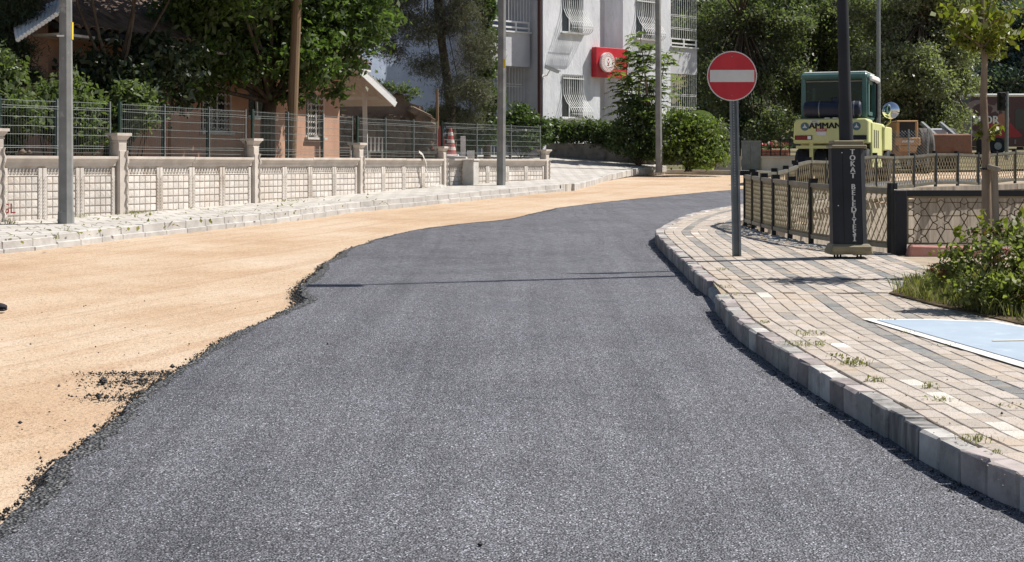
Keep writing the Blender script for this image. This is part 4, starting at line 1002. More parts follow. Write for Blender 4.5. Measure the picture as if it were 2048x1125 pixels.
for j in range(-1, 8):                        # six-fold stars from a hexagonal grid: lines meet at the edge midpoints
    for i in range(-1, 30):
        hxc = x0 + .1 + ca * i * 1.0 * math.sqrt(3) * .5 * 1.1547 + (ca * .5 if j % 2 else 0); hzc = za + .07 + ca * .866 * j
        rr = ca * .5
        mids = [(hxc + rr * math.cos(R(60 * k)), hzc + rr * math.sin(R(60 * k))) for k in range(6)]
        if (i + 2 * j) % 3 == 0 or True:
            st = [(hxc + rr * .52 * math.cos(R(60 * k + 30)), hzc + rr * .52 * math.sin(R(60 * k + 30))) for k in range(6)]
            if (i - (j // 2) + j * 2) % 3 == 0:
                for k in range(6): seg(mb, mids[k], st[k]); seg(mb, st[k], mids[(k + 1) % 6])
            else:
                for k in range(6): seg(mb, mids[k], mids[(k + 1) % 6])
mb.build('star_lattice', M['bronze'], t)
mb = MB(); a = G(1783, 507, .2); mb.hexa([(4.40, dP - .22, zb - .02), (5.55, dP - .22, zb - .02), (5.55, dP - .05, zb), (4.40, dP - .05, zb), (4.43, dP - .21, zb + .13), (5.55, dP - .21, zb + .10), (5.55, dP - .06, zb + .10), (4.43, dP - .06, zb + .13)])
single(mb, 'red_kerb_block', M['red_kerb'], (4.9, dP - .13, zb), 'faded red concrete kerb block below the star pattern panel', 'kerb block', bevel=.02)

# ================================================================== BUILDINGS
class Facade:
    """vertical plane through A along direction t; x along, y outwards, z up"""
    def __init__(s, a, t):
        s.a = Vector((a[0], a[1], 0)); s.t = Vector((t[0], t[1], 0)).normalized(); s.n = Vector((s.t.y, -s.t.x, 0))
        if s.n.y > 0: s.n = -s.n
        s.M = Matrix((s.t, s.n, Vector((0, 0, 1)))).transposed().to_4x4(); s.M.translation = s.a
    def uz(s, px, py=HZ, out=0.0):
        k = (px - 1024) / FPX; a = s.a + s.n * out
        u = (k * a.y - a.x) / (s.t.x - k * s.t.y); d = a.y + u * s.t.y
        return u, CAM_H + (HZ - py) * d / FPX
def window(F, name, parent, u0, u1, z0, z1, framemat, out=0.0, bars=2, sill=True, depth=.1, curtain=None):
    mb = MB(F.M); mb.box((u0, out - depth, z0), (u1, out - depth + .01, z1)); w_ = mb.build(name, M['glass'], parent)
    fr = MB(F.M); f = .05
    for a in [u0 + (u1 - u0) * k / bars for k in range(bars + 1)]: fr.box((max(u0, a - f/2), out - depth + .012, z0), (min(u1, a + f/2), out - depth + .05, z1))
    fr.box((u0, out - depth + .012, z1 - f), (u1, out - depth + .047, z1)); fr.box((u0, out - depth + .012, z0), (u1, out - depth + .047, z0 + f)); fr.build('frame', framemat, w_)
    if sill: sb = MB(F.M); sb.box((u0 - .06, out - .06, z0 - .05), (u1 + .06, out + .09, z0)); sb.build('sill', framemat, w_)
    return w_
def wall_with_holes(F, u0, u1, z0, z1, holes, out, thick, mat, name, parent):
    """solid wall slab with rectangular openings"""
    us = sorted({u0, u1, *[h[0] for h in holes], *[h[1] for h in holes]}); zs = sorted({z0, z1, *[h[2] for h in holes], *[h[3] for h in holes]})
    us = [u for u in us if u0 <= u <= u1]; zs = [z for z in zs if z0 <= z <= z1]
    solid = lambda i, j: 0 <= i < len(us)-1 and 0 <= j < len(zs)-1 and not any(h[0]-1e-6 <= us[i] and us[i+1] <= h[1]+1e-6 and h[2]-1e-6 <= zs[j] and zs[j+1] <= h[3]+1e-6 for h in holes)
    mb = MB(F.M); o, q = out, out - thick
    for i in range(len(us)-1):
        for j in range(len(zs)-1):
            if not solid(i, j): continue
            a, b, c, d = us[i], us[i+1], zs[j], zs[j+1]
            mb.add([(a,o,c),(b,o,c),(b,o,d),(a,o,d)], [(0,1,2,3)]); mb.add([(a,q,c),(b,q,c),(b,q,d),(a,q,d)], [(3,2,1,0)])
            if not solid(i-1, j): mb.add([(a,o,c),(a,o,d),(a,q,d),(a,q,c)], [(0,1,2,3)])
            if not solid(i+1, j): mb.add([(b,o,c),(b,q,c),(b,q,d),(b,o,d)], [(0,1,2,3)])
            if not solid(i, j-1): mb.add([(a,o,c),(a,q,c),(b,q,c),(b,o,c)], [(0,1,2,3)])
            if not solid(i, j+1): mb.add([(a,o,d),(b,o,d),(b,q,d),(a,q,d)], [(0,1,2,3)])
    ob = mb.build(name, mat, parent)
    bm = bmesh.new(); bm.from_mesh(ob.data); bmesh.ops.remove_doubles(bm, verts=bm.verts, dist=1e-4); bmesh.ops.recalc_face_normals(bm, faces=bm.faces); bm.to_mesh(ob.data); bm.free()
    return ob
# ---- white apartment block
dA, dB = 53.0, 59.0
FA = Facade(((1086 - 1024) * dA / FPX, dA), ((1393 - 1086 + 62) * 0 + (1393 - 1024) * dB / FPX - (1086 - 1024) * dA / FPX, dB - dA))
zg = gz(53) + .5
ab = thing('apartment_block', (FA.a.x, FA.a.y, zg), 'white rendered apartment block with bulging window grilles and caged balconies', 'building')
uR0, _ = FA.uz(1200); uR1, _ = FA.uz(1246); uB0, _ = FA.uz(1341); uB1, _ = FA.uz(1394); ZT = 13.5
rise = 3.12
def win_rect(pxa, pxb, pya, pyb):
    u0, z1 = FA.uz(pxa, pya); u1, _ = FA.uz(pxb, pya); _, z0 = FA.uz(pxa, pyb); return [u0, u1, z0, z1]
wl = win_rect(1124, 1166, 149, 236); wr = win_rect(1272, 1311, 160, 240); wr = [wr[0], wr[1], wl[2], wl[3]]
cols = [wl, wr]; holes = []
for c in cols:
    for k in range(3): holes.append([c[0], c[1], c[2] + rise * k, c[3] + rise * k])
wall_with_holes(FA, 0, uR0, zg, ZT, [h for h in holes if h[1] < uR0], 0, .3, M['stucco_white'], 'wall', ab)
wall_with_holes(FA, uR1, uB0, zg, ZT, [h for h in holes if h[0] > uR1], 0, .3, M['stucco_white'], 'wall', ab)
mb = MB(FA.M); mb.box((uR0 - .29, -1.2, zg), (uR1 + .29, -.95, ZT)); mb.build('recess_wall', M['stucco_grey'], ab)  # shade of the recess put into a greyer render than the front
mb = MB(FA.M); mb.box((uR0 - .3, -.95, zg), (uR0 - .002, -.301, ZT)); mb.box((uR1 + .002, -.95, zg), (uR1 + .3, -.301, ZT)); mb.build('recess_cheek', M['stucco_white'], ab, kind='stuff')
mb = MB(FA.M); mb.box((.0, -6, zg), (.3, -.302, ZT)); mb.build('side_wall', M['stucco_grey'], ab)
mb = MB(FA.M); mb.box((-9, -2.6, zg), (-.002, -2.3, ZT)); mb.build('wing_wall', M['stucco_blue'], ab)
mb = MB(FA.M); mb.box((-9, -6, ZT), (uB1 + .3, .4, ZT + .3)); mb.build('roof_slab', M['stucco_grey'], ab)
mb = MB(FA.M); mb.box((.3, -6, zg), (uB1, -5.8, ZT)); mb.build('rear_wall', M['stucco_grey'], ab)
def belly_bars(u0, u1, z0, z1, nbar, parent):
    prof = [(0.0, .035), (.30, .035), (.48, .07), (.64, .20), (.78, .40), (.88, .50), (.96, .49), (1.02, .40), (1.05, .24), (1.05, .03)]
    for k in range(nbar):
        u = u0 + (u1 - u0) * k / (nbar - 1); mb = MB(FA.M)
        mb.tube([(u + (.05 * (o_ - .03) if True else 0), o_, z1 - (z1 - z0) * f) for f, o_ in prof], .014, 5); mb.build('grille_bar', M['white_metal'], parent)
    mb = MB(FA.M)
    for f, o_ in ((.10, .05),): mb.box((u0 - .02, o_ - .02, z1 - (z1 - z0) * f - .02), (u1 + .02, o_ + .015, z1 - (z1 - z0) * f + .02))
    for f, o_ in ((.78, .41), (.93, .515)): mb.tube([(u0, o_ - .1, z1 - (z1-z0)*f), (u0, o_, z1 - (z1-z0)*f), (u1 + .02, o_, z1 - (z1-z0)*f), (u1 + .02, o_ - .1, z1 - (z1-z0)*f)], .009, 5)
    mb.build('grille_rail', M['white_metal'], parent)
for h in holes:
    w_ = window(FA, 'window', ab, h[0], h[1], h[2], h[3], M['white_metal'], 0, 2, True, .2)
    if h[2] < zg + 5.5: belly_bars(h[0] + .02, h[1] - .02, h[2] + .02, h[3] + .02, 11, w_)
# right-hand balcony stack with cage grilles
bz = [(FA.uz(1367, 12)[1], FA.uz(1367, 88)[1]), (FA.uz(1367, 168)[1], FA.uz(1367, 240)[1])]
slab_h = bz[0][0]
for k in range(-1, 3):
    zf = bz[0][1] - .55 + rise * k            # parapet
    z_top = bz[0][1] - .05 + rise * k
    if z_top - .9 < zg - .5: continue
    mb = MB(FA.M); mb.box((uB0 + .002, -.25, z_top - 1.15), (uB1, .0, z_top - .12)); pr = mb.build('balcony_parapet', M['stucco_grey'], ab)
    mb = MB(FA.M); mb.box((uB0 + .001, -.3, z_top - .12), (uB1 + .05, .06, z_top - .07)); mb.build('ledge', M['white_metal'], pr)
    mb = MB(FA.M)
    for zz in (z_top + .02, z_top + .2): mb.box((uB0 + .02, -.05, zz), (uB1, .0, zz + .05))
    for uu in (uB0 + .02, (uB0 + uB1) / 2, uB1 - .06): mb.box((uu, -.047, z_top - .07), (uu + .05, -.003, z_top + .2))
    mb.build('balcony_rail', M['white_metal'], pr)
    nb = 13
    for j in range(nb):
        u = uB0 + .04 + (uB1 - uB0 - .08) * j / (nb - 1); mb = MB(FA.M); mb.tube([(u, -.02, z_top + .25), (u, -.02, z_top + rise - 1.16)], .011, 5); mb.build('grille_bar', M['white_metal'], pr)
    mb = MB(FA.M)
    for zz in (z_top + .6, z_top + .66, z_top + 1.1, z_top + 1.16): mb.tube([(uB0 + .02, -.02, zz), (uB1 - .02, -.02, zz)], .01, 5)
    mb.build('grille_rail', M['white_metal'], pr)
mb = MB(FA.M); mb.box((uB0 + .001, -2.2, zg), (uB1, -2.0, ZT)); mb.build('balcony_back_wall', M['shade'] if 'shade' in M else M['stucco_grey'], ab)
mb = MB(FA.M); mb.box((uB0, -2.0, zg), (uB0 + .15, -.301, ZT)); mb.build('balcony_side_wall', M['stucco_white'], ab)
# left wing balconies (recessed, in the shade of the main front)
for k in range(0, 3):
    o_ = -.55
    _, zt1 = FA.uz(1030, 66, o_); _, zb1 = FA.uz(1030, 133, o_); zt1 += rise * (k - 0); zb1 += rise * k
    uL, _ = FA.uz(975, 66, o_); uRr, _ = FA.uz(1072, 66, o_); uRr = min(uRr, -.12)
    mb = MB(FA.M); mb.box((uL, -2.3, zb1), (uRr, o_, zt1)); pr = mb.build('balcony_parapet', M['stucco_grey'], ab)
    mb = MB(FA.M); mb.box((uL - .04, -2.3, zt1 + .002), (uRr + .05, o_ + .06, zt1 + .055)); mb.build('ledge', M['white_metal'], pr)
    mb = MB(FA.M)
    for zz in (zt1 + .16, zt1 + .36): mb.box((uL, o_ - .05, zz), (uRr, o_, zz + .06))
    for f in (0, .33, .66, .97): mb.box((uL + (uRr - uL) * f, o_ - .047, zt1 + .05), (uL + (uRr - uL) * f + .06, o_ - .003, zt1 + .36))
    mb.build('balcony_rail', M['white_metal'], pr)
    for j in range(15):
        u = uL + (uRr - uL) * j / 14; mb = MB(FA.M); mb.tube([(u, o_ - .02, zt1 + .42), (u, o_ - .02, zb1 + rise)], .011, 5); mb.build('grille_bar', M['white_metal'], pr)
    if k == 0:
        for j in range(15):
            u = uL + (uRr - uL) * j / 14; mb = MB(FA.M); mb.tube([(u, o_ - .3, zg), (u, o_ - .3, zb1)], .011, 5); mb.build('grille_bar', M['white_metal'], pr)
        mb = MB(FA.M)
        for zz in (zb1 - .7, zb1 - .62): mb.tube([(uL, o_ - .3, zz), (uRr, o_ - .3, zz)], .01, 5)
        mb.build('grille_rail', M['white_metal'], pr)
u_, _ = FA.uz(1081, 100, .0); mb = MB(FA.M); mb.tube([(-.09, -.1, zg), (-.09, -.1, ZT)], .065, 10); mb.build('downpipe', M['downpipe'], ab)
for pxw in (905, 935):                         # windows of the wing behind the conifer
    u0, z1 = FA.uz(pxw, 0, -2.3); window(FA, 'window', ab, u0, u0 + .9, z1 - .8, z1 + .6, M['white_metal'], -2.18, 2, True, .1)
# red institution board with round emblem
u0, z1 = FA.uz(1192, 94, .25); _, z0 = FA.uz(1192, 154, .25); u1, _ = FA.uz(1254, 94, .25)
sb = thing('institution_board', FA.M @ Vector((u0, .2, z0)), 'red illuminated board with round white emblem on the white facade', 'sign board')
mb = MB(FA.M); mb.box((u0, .02, z0), (u1, .26, z1)); mb.build('board', M['red_sign'], sb, bevel=.012)
cu, cz = FA.uz(1211, 125, .3); er = .36
mb = MB(FA.M); mb.disc((cu + .06, .33, cz), er, (0, 1, 0), .12, 40); em = mb.build('emblem', M['bright_white'], sb)
def ring_mb(c, r0, r1, y, n=36):
    mb = MB(FA.M); vs = []; 
    for k in range(n):
        a = 2 * math.pi * k / n; vs += [(c[0] + r0 * math.cos(a), y, c[1] + r0 * math.sin(a)), (c[0] + r1 * math.cos(a), y, c[1] + r1 * math.sin(a))]
    mb.add(vs, [(2*k, 2*k+1, (2*k+3) % (2*n), (2*k+2) % (2*n)) for k in range(n)]); return mb
c2 = (cu + .06, cz)
ring_mb(c2, er * .90, er * .93, .393).build('emblem_ring', M['red_sign'], em); ring_mb(c2, er * .60, er * .64, .393).build('emblem_ring', M['red_sign'], em)
mb = MB(FA.M)
for k in range(22):
    a = 2 * math.pi * k / 22; mb.box((c2[0] + er * .77 * math.cos(a) - .014, .391, c2[1] + er * .77 * math.sin(a) - .02), (c2[0] + er * .77 * math.cos(a) + .014, .3935, c2[1] + er * .77 * math.sin(a) + .02))
mb.build('emblem_letters', M['red_sign'], em, kind='stuff')
mb = MB(FA.M); mb.add([(c2[0] - .1, .393, c2[1] + .07), (c2[0], .393, c2[1] - .12), (c2[0] + .1, .393, c2[1] + .07), (c2[0], .393, c2[1] - .03)], [(0, 1, 3), (1, 2, 3)]); mb.disc((c2[0], .392, c2[1] + .1), .035, (0, 1, 0), .004, 12); mb.build('emblem_motif', M['red_sign'], em, kind='stuff')
for k, (tx_, zz, sz) in enumerate((('T.C.', cz + .14, .15), ('Sosyal', cz - .16, .17))):
    lettering('lettering', tx_, sz, FA.M @ Vector((cu + (.72 if k == 0 else .74), .264, zz)), FA.t, (0, 0, 1), M['bright_white'], sb, .002)
# surveillance camera
u0, z0 = FA.uz(1104, 140, .35)
t = thing('security_camera', FA.M @ Vector((u0, .05, z0 - .2)), 'white security camera on a bracket on the white facade', 'camera')
mb = MB(FA.M); mb.tube([(u0 - .1, .0, z0 - .22), (u0 - .1, .2, z0 - .2), (u0 - .05, .3, z0)], .022, 6); mb.disc((u0 - .1, .012, z0 - .22), .07, (0, 1, 0), .02, 12); mb.build('bracket', M['white_metal'], t)
mb = MB(FA.M); mb.beam((u0 - .18, .2, z0 + .1), (u0 + .22, .46, z0 - .08), .12, .11); cb = mb.build('housing', M['white_metal'], t, bevel=.02)
mb = MB(FA.M); mb.beam((u0 - .2, .19, z0 + .17), (u0 + .29, .5, z0 - .05), .15, .012); mb.build('sun_shield', M['white_metal'], cb)
mb = MB(FA.M); mb.disc((u0 + .227, .465, z0 - .083), .04, (.4, .26, -.18), .01, 12); mb.build('lens', M['interior'], cb)
# low wall with railing in front of the block
lw0, lw1 = Vector((1.2, 51.5, 0)), Vector((4.75, 49.4, 0))
t = thing('low_wall', (3, 50.4, gz(50.4) + .4), 'weathered low concrete wall in the shade below the hedge', 'wall')
mb = MB(); za, zb_ = gz(51.4) + .96, gz(49.4) + 1.0
mb.hexa([(lw0.x, lw0.y, za - 1), (lw1.x, lw1.y, zb_ - 1.2), (lw1.x, lw1.y + .3, zb_ - 1.2), (lw0.x, lw0.y + .3, za - 1), (lw0.x, lw0.y, za), (lw1.x, lw1.y, zb_ - .05), (lw1.x, lw1.y + .3, zb_ - .05), (lw0.x, lw0.y + .3, za)]); mb.build('wall', M['concrete_dark'], t)
mb = MB(); mb.hexa([(lw0.x, lw0.y - .04, za + .001), (lw1.x, lw1.y - .04, zb_ - .049), (lw1.x, lw1.y + .34, zb_ - .049), (lw0.x, lw0.y + .34, za + .001), (lw0.x, lw0.y - .04, za + .05), (lw1.x, lw1.y - .04, zb_), (lw1.x, lw1.y + .34, zb_), (lw0.x, lw0.y + .34, za + .05)]); mb.build('coping', M['concrete_dark'], t)
t = thing('iron_railing', (2.5, 51, za), 'black iron railing half hidden in the hedge on the low wall', 'railing')
for k in range(24):
    p = lw0.lerp(lw1, k / 30) + Vector((0, .18, 0)); zz = za + (zb_ - .05 - za) * k / 30; mb = MB(); mb.beam((p.x, p.y, zz), (p.x, p.y, zz + .72), .022, .022, up=(1, 0, 0)); mb.build('bar', M['black_metal'], t)
mb = MB()
for h in (.12, .62): mb.beam(lw0 + Vector((0, .18, za + h)), lw0.lerp(lw1, .78) + Vector((0, .18, za + h + .02)), .02, .03)
mb.build('rail', M['black_metal'], t)

# ---- salmon house behind the boundary wall
FH = Facade(((679 - 1024) * 36 / FPX, 36), (.39, .92)); FH.n = Vector((.92, -.39, 0)); FH.M = Matrix((FH.t, FH.n, Vector((0, 0, 1)))).transposed().to_4x4(); FH.M.translation = FH.a
zy = gz(30) + .3; EAVE = 3.92
hs = thing('salmon_house', (FH.a.x, FH.a.y, zy), 'salmon rendered house with dark tiled roof behind the mesh fence', 'house')
def hrect(pxa, pxb, pya, pyb):
    u0, z1 = FH.uz(pxa, pya); u1, _ = FH.uz(pxb, pya); _, z0 = FH.uz(pxb, pyb); return [min(u0, u1), max(u0, u1), z0, z1]
hw_ = [hrect(402, 460, 162, 266), hrect(497, 546, 118, 230), hrect(612, 646, 190, 276)]
hw_[1][2] = hw_[0][2] + .35
UL = FH.uz(96)[0]
wall_with_holes(FH, UL, 0, zy - .4, EAVE + .3, hw_, 0, .3, M['salmon'], 'wall', hs)
mb = MB(FH.M); mb.box((-.3, -8, zy - .4), (-.001, -.301, EAVE + .3)); mb.build('side_wall', M['salmon'], hs)
mb = MB(FH.M); mb.box((UL, -8, zy - .4), (-.301, -7.7, EAVE + .3)); mb.box((UL, -7.69, zy - .4), (UL + .3, -.301, EAVE + .3)); mb.build('rear_wall', M['salmon'], hs)
for k, h in enumerate(hw_):
    w_ = window(FH, 'window', hs, *h, M['white_metal'] if k == 1 else M['cloth'], 0, 2, True, .14)
    if k != 1:
        n_ = 6 if k == 0 else 7
        for j in range(n_):
            zz = h[2] + .08 + (h[3] - h[2] - .16) * j / (n_ - 1); mb = MB(FH.M)
            pts = [(h[0] + (h[1] - h[0]) * q / 24, .03, zz + .028 * math.sin(q * math.pi / 1.5)) for q in range(25)]; mb.tube(pts, .012, 4); mb.build('grille_bar', M['cloth'], w_)
        for j in range(3):
            uu = h[0] + .03 + (h[1] - h[0] - .06) * j / 2; mb = MB(FH.M); mb.box((uu - .012, .02, h[2]), (uu + .012, .045, h[3])); mb.build('grille_upright', M['cloth'], w_)
mb = MB(FH.M); uu, _ = FH.uz(352); u2, _ = FH.uz(330); mb.box((uu - .25, .0015, zy - .4), (uu + .05, .06, EAVE)); mb.build('pilaster', M['salmon'], hs)
# roof: deck, soffit and individual barrel tiles
pitch = R(27); OH = .65
mb = MB(FH.M); y0, y1 = OH, -4.3; z0_ = EAVE + .02; z1_ = z0_ + (y0 - y1) * math.tan(pitch)
mb.hexa([(UL - .4, y0, z0_), (.4, y0, z0_), (.4, y1, z1_), (UL - .4, y1, z1_), (UL - .4, y0, z0_ + .1), (.4, y0, z0_ + .1), (.4, y1, z1_ + .1), (UL - .4, y1, z1_ + .1)]); roof = mb.build('roof', M['interior'], hs)
mb = MB(FH.M); mb.hexa([(UL - .4, -8.7, z0_), (.4, -8.7, z0_), (.4, y1 - .01, z1_), (UL - .4, y1 - .01, z1_), (UL - .4, -8.7, z0_ + .1), (.4, -8.7, z0_ + .1), (.4, y1 - .01, z1_ + .1), (UL - .4, y1 - .01, z1_ + .1)]); mb.build('rear_slope', M['tile'], roof)
mb = MB(FH.M); mb.box((UL - .4, 0.001, EAVE - .03), (.4, OH, EAVE + .015)); mb.build('soffit', M['white_wood'], roof)
tm = MB(); ns = 6; tl = .36; vs = []
for e in (0, 1):
    for k in range(ns + 1):
        a = math.pi * k / ns; r_ = .105 if e == 0 else .09
        vs.append((r_ * math.cos(a), e * tl, r_ * .75 * math.sin(a) + (0.0 if e == 0 else -.01)))
    for k in range(ns + 1):
        a = math.pi * k / ns; r_ = .09 if e == 0 else .075
        vs.append((r_ * math.cos(a), e * tl, r_ * .7 * math.sin(a)))
N1 = ns + 1
fs = [(k, k+1, 2*N1 + k+1, 2*N1 + k) for k in range(ns)] + [(N1+k, 3*N1+k, 3*N1+k+1, N1+k+1) for k in range(ns)] + [(k, N1+k, N1+k+1, k+1) for k in range(ns)]
tm.add(vs, fs); o = tm.build('roof_tile', M['tile'], smooth=True); tmesh = o.data; bpy.data.objects.remove(o)
tj = MB(); nt_ = 0
for c in range(80):
    u = UL - .3 + .22 * c
    if u > .3: break
    for r_ in range(17):
        yy = OH + .04 - .3 * math.cos(pitch) * r_; zz = z0_ + .1 + .3 * math.sin(pitch) * r_
        Mt = FH.M @ Matrix.Translation((u, yy, zz + .005)) @ Matrix.Rotation(-(math.pi - 0) * 0, 4, 'Z') @ Matrix.Rotation(math.pi, 4, 'Z') @ Matrix.Rotation(pitch + rnd.gauss(.06, .015), 4, 'X') @ Matrix.Rotation(rnd.gauss(0, .03), 4, 'Y')
        if r_ < 11 and u < -5.5 and nt_ < 296: piece('roof_tile', tmesh, roof, Mt); nt_ += 1
        else: tj.add([v.co for v in tmesh.vertices], [tuple(f.vertices) for f in tmesh.polygons], Mt)
tj.build('roof_tiles', M['tile'], roof, kind='stuff')
# porch roof sloping away behind the corner
pr = thing('porch', (A(731, 318, 37.5).x, 37.5, gz(37.5) + .3), 'white boarded porch roof on a slim post beside the salmon house', 'porch')
a_, b_, c_, d_ = A(704, 132, 36.2), A(789, 213, 37.2), A(668, 214, 43), A(600, 128, 42)
up_ = Vector((.0, 0, .07))
nb = 14
for k in range(nb):
    f0, f1 = k / nb + .004, (k + 1) / nb - .004
    mb = MB(); p0, p1 = a_.lerp(b_, f0), a_.lerp(b_, f1); q0, q1 = d_.lerp(c_, f0), d_.lerp(c_, f1); mb.hexa([p0, p1, q1, q0, p0 + up_ * .5, p1 + up_ * .5, q1 + up_ * .5, q0 + up_ * .5]); mb.build('soffit_board', M['white_wood'], pr)
mb = MB(); mb.beam(a_ + Vector((.02, -.03, .04)), b_ + Vector((.03, -.03, .04)), .04, .14); mb.build('bargeboard', M['bright_white'], pr)
ct = MB()
for k in range(30):
    f = k / 30; p = a_.lerp(b_, f) + Vector((.03, -.03, .13)); q = d_.lerp(c_, f) + Vector((0, 0, .13)); ct.tube([p, q], .055, 6)
ct.build('corrugated_roof', M['bright_white'], pr, smooth=True)
zp = gz(37.5) + .2
mb = MB(); p = A(729, 192, 37.6); mb.beam((p.x + .04, p.y, zp), (p.x, p.y, p.z + .08), .11, .11, up=(1, 0, 0)); mb.build('post', M['white_metal'], pr)
mb = MB(); q1, q2 = A(690, 197, 37.6), A(764, 197, 37.6); mb.beam(q1, q2, .09, .08); mb.build('beam', M['white_metal'], pr)
# plastic table on the porch
tp = A(690, 297, 36.8); t = thing('white_table', (tp.x, tp.y, zp + .02), 'small white plastic table in front of the porch', 'table')
mb = MB(); mb.box((tp.x - .22, tp.y - .22, tp.z), (tp.x + .2, tp.y + .22, tp.z + .03)); mb.build('top', M['bright_white'], t)
for dx in (-.18, .16):
    for dy in (-.18, .18): mb = MB(); mb.box((tp.x + dx - .02, tp.y + dy - .02, zp), (tp.x + dx + .02, tp.y + dy + .02, tp.z - .001)); mb.build('leg', M['bright_white'], t)
tp = A(752, 298, 37.9); t = thing('white_chair', (tp.x, tp.y, zp + .02), 'white plastic chair beside the porch post', 'chair')
mb = MB(); mb.box((tp.x - .2, tp.y - .2, tp.z - .1), (tp.x + .2, tp.y + .2, tp.z - .07)); mb.build('seat', M['white_wood'], t)
for k in range(4): mb = MB(); mb.beam((tp.x - .15 + .1 * k, tp.y + .2, tp.z - .07), (tp.x - .15 + .1 * k, tp.y + .27, tp.z + .3), .05, .02, up=(0, 1, 0)); mb.build('back_slat', M['white_wood'], t)
for dx in (-.17, .17):
    for dy in (-.17, .17): mb = MB(); mb.box((tp.x + dx - .02, tp.y + dy - .02, zp), (tp.x + dx + .02, tp.y + dy + .02, tp.z - .101)); mb.build('leg', M['white_wood'], t)
# ruined stone wall
rw = thing('ruined_wall', (A(780, 318, 44).x, 44, gz(44) + .3), 'dark ruined stone and adobe wall with broken top behind the porch', 'wall')
prof = [(560, 190), (770, 189), (806, 189), (812, 205), (838, 212), (842, 228), (858, 250), (866, 262)]
mb = MB(); bot = gz(44) + .2
pl = [A(560, 330, 44)] + [A(x, y, 44 + (x - 700) * .004) for x, y in prof] + [A(868, 330, 44.7)]
n_ = len(pl); fr_ = pl; bk = [p + Vector((.08, .5, 0)) for p in pl]
mb.add(fr_ + bk, [tuple(range(n_)), tuple(range(n_, 2 * n_))[::-1]] + [(i, (i+1) % n_, n_ + (i+1) % n_, n_ + i) for i in range(n_)]); mb.build('core', M['adobe'], rw)
V, F = rocks(np.zeros((1, 3)), np.array([1.0]))
for k in range(110):
    px = rnd.uniform(665, 862); py = rnd.uniform(236, 318)
    p = A(px, py, 43.95 + (px - 700) * .004); me = bpy.data.meshes.new('stone')
    if k < 6:
        mbx = MB(); mbx.box((-.5, -.35, -.5), (.5, .35, .5)); o = mbx.build('stone', M['rubble'], bevel=.16)
        if k == 0: sms = []
        for v in o.data.vertices: v.co += Vector((rnd.uniform(-.07, .07), rnd.uniform(-.05, .05), rnd.uniform(-.07, .07)))
        sms.append(o.data); bpy.data.objects.remove(o)
    s1 = rnd.uniform(.22, .5); piece('stone', rnd.choice(sms), rw, Matrix.Translation(p) @ Matrix.Rotation(rnd.uniform(-.3, .3), 4, 'Y') @ Matrix.Diagonal((s1, .22, s1 * rnd.uniform(.5, .85), 1)))
for (px, py, s1) in ((840, 228, .5), (850, 236, .45), (858, 247, .35), (832, 224, .35), (846, 244, .4), (862, 258, .28)):
    p = A(px, py, 44.4); piece('stone', rnd.choice(sms), rw, Matrix.Translation(p) @ Matrix.Rotation(.45, 4, 'Y') @ Matrix.Diagonal((s1 * 1.4, .7, s1 * .5, 1)))
# outbuilding with bright sheet roof beyond the end of the house
ob_ = thing('outbuilding', (A(40, 318, 32).x, 32, gz(32) + .3), 'outbuilding with bright corrugated sheet roof behind the dark conifer', 'shed')
p = A(-120, 95, 31.5); q = A(116, 95, 31.5); mb = MB(); mb.box((p.x, 31.5, gz(31) + .2), (q.x, 34, p.z)); mb.build('wall', M['stucco_grey'], ob_)
rs = MB(); a_, b_ = A(-160, 92, 31.2), A(118, 92, 31.2); c_, d_ = A(118, 60, 34.3), A(-160, 60, 34.3)
for k in range(40): f = k / 39; rs.tube([a_.lerp(b_, f), d_.lerp(c_, f)], .06, 6)
rs.build('sheet_roof', M['bright_white'], ob_, smooth=True)
rs = MB(); a_, b_ = A(36, 80, 24.6), A(112, 30, 25.4); c_, d_ = A(120, 2, 26.6), A(28, 36, 26.0)
for k in range(12): f = k / 11; rs.tube([a_.lerp(b_, f), d_.lerp(c_, f)], .042, 6)
single(rs, 'roofing_sheet', M['bright_white'], a_.lerp(c_, .5), 'bright corrugated metal sheet laid over the end of the tiled roof', 'metal sheet', smooth=True)
mb = MB(); p = A(68, 170, 31.4); mb.tube([(p.x, 31.42, gz(31) + .2), (p.x, 31.42, p.z + .8)], .04, 8); mb.build('drainpipe', M['steel_dark'], ob_)

# ================================================================== MACHINES
def local(loc, yaw):
    return Matrix.Translation(loc) @ Matrix.Rotation(yaw, 4, 'Z')
def tyre(mb, c, r, w_, n=28):
    mb.lathe((c[0] - w_/2, c[1], c[2]), [(r*.55, .0), (r*.9, 0), (r, w_*.14), (r, w_*.3), (r*.985, w_*.32), (r, w_*.36), (r, w_*.64), (r*.985, w_*.68), (r, w_*.7), (r, w_*.86), (r*.9, w_), (r*.55, w_)], n, 'x')
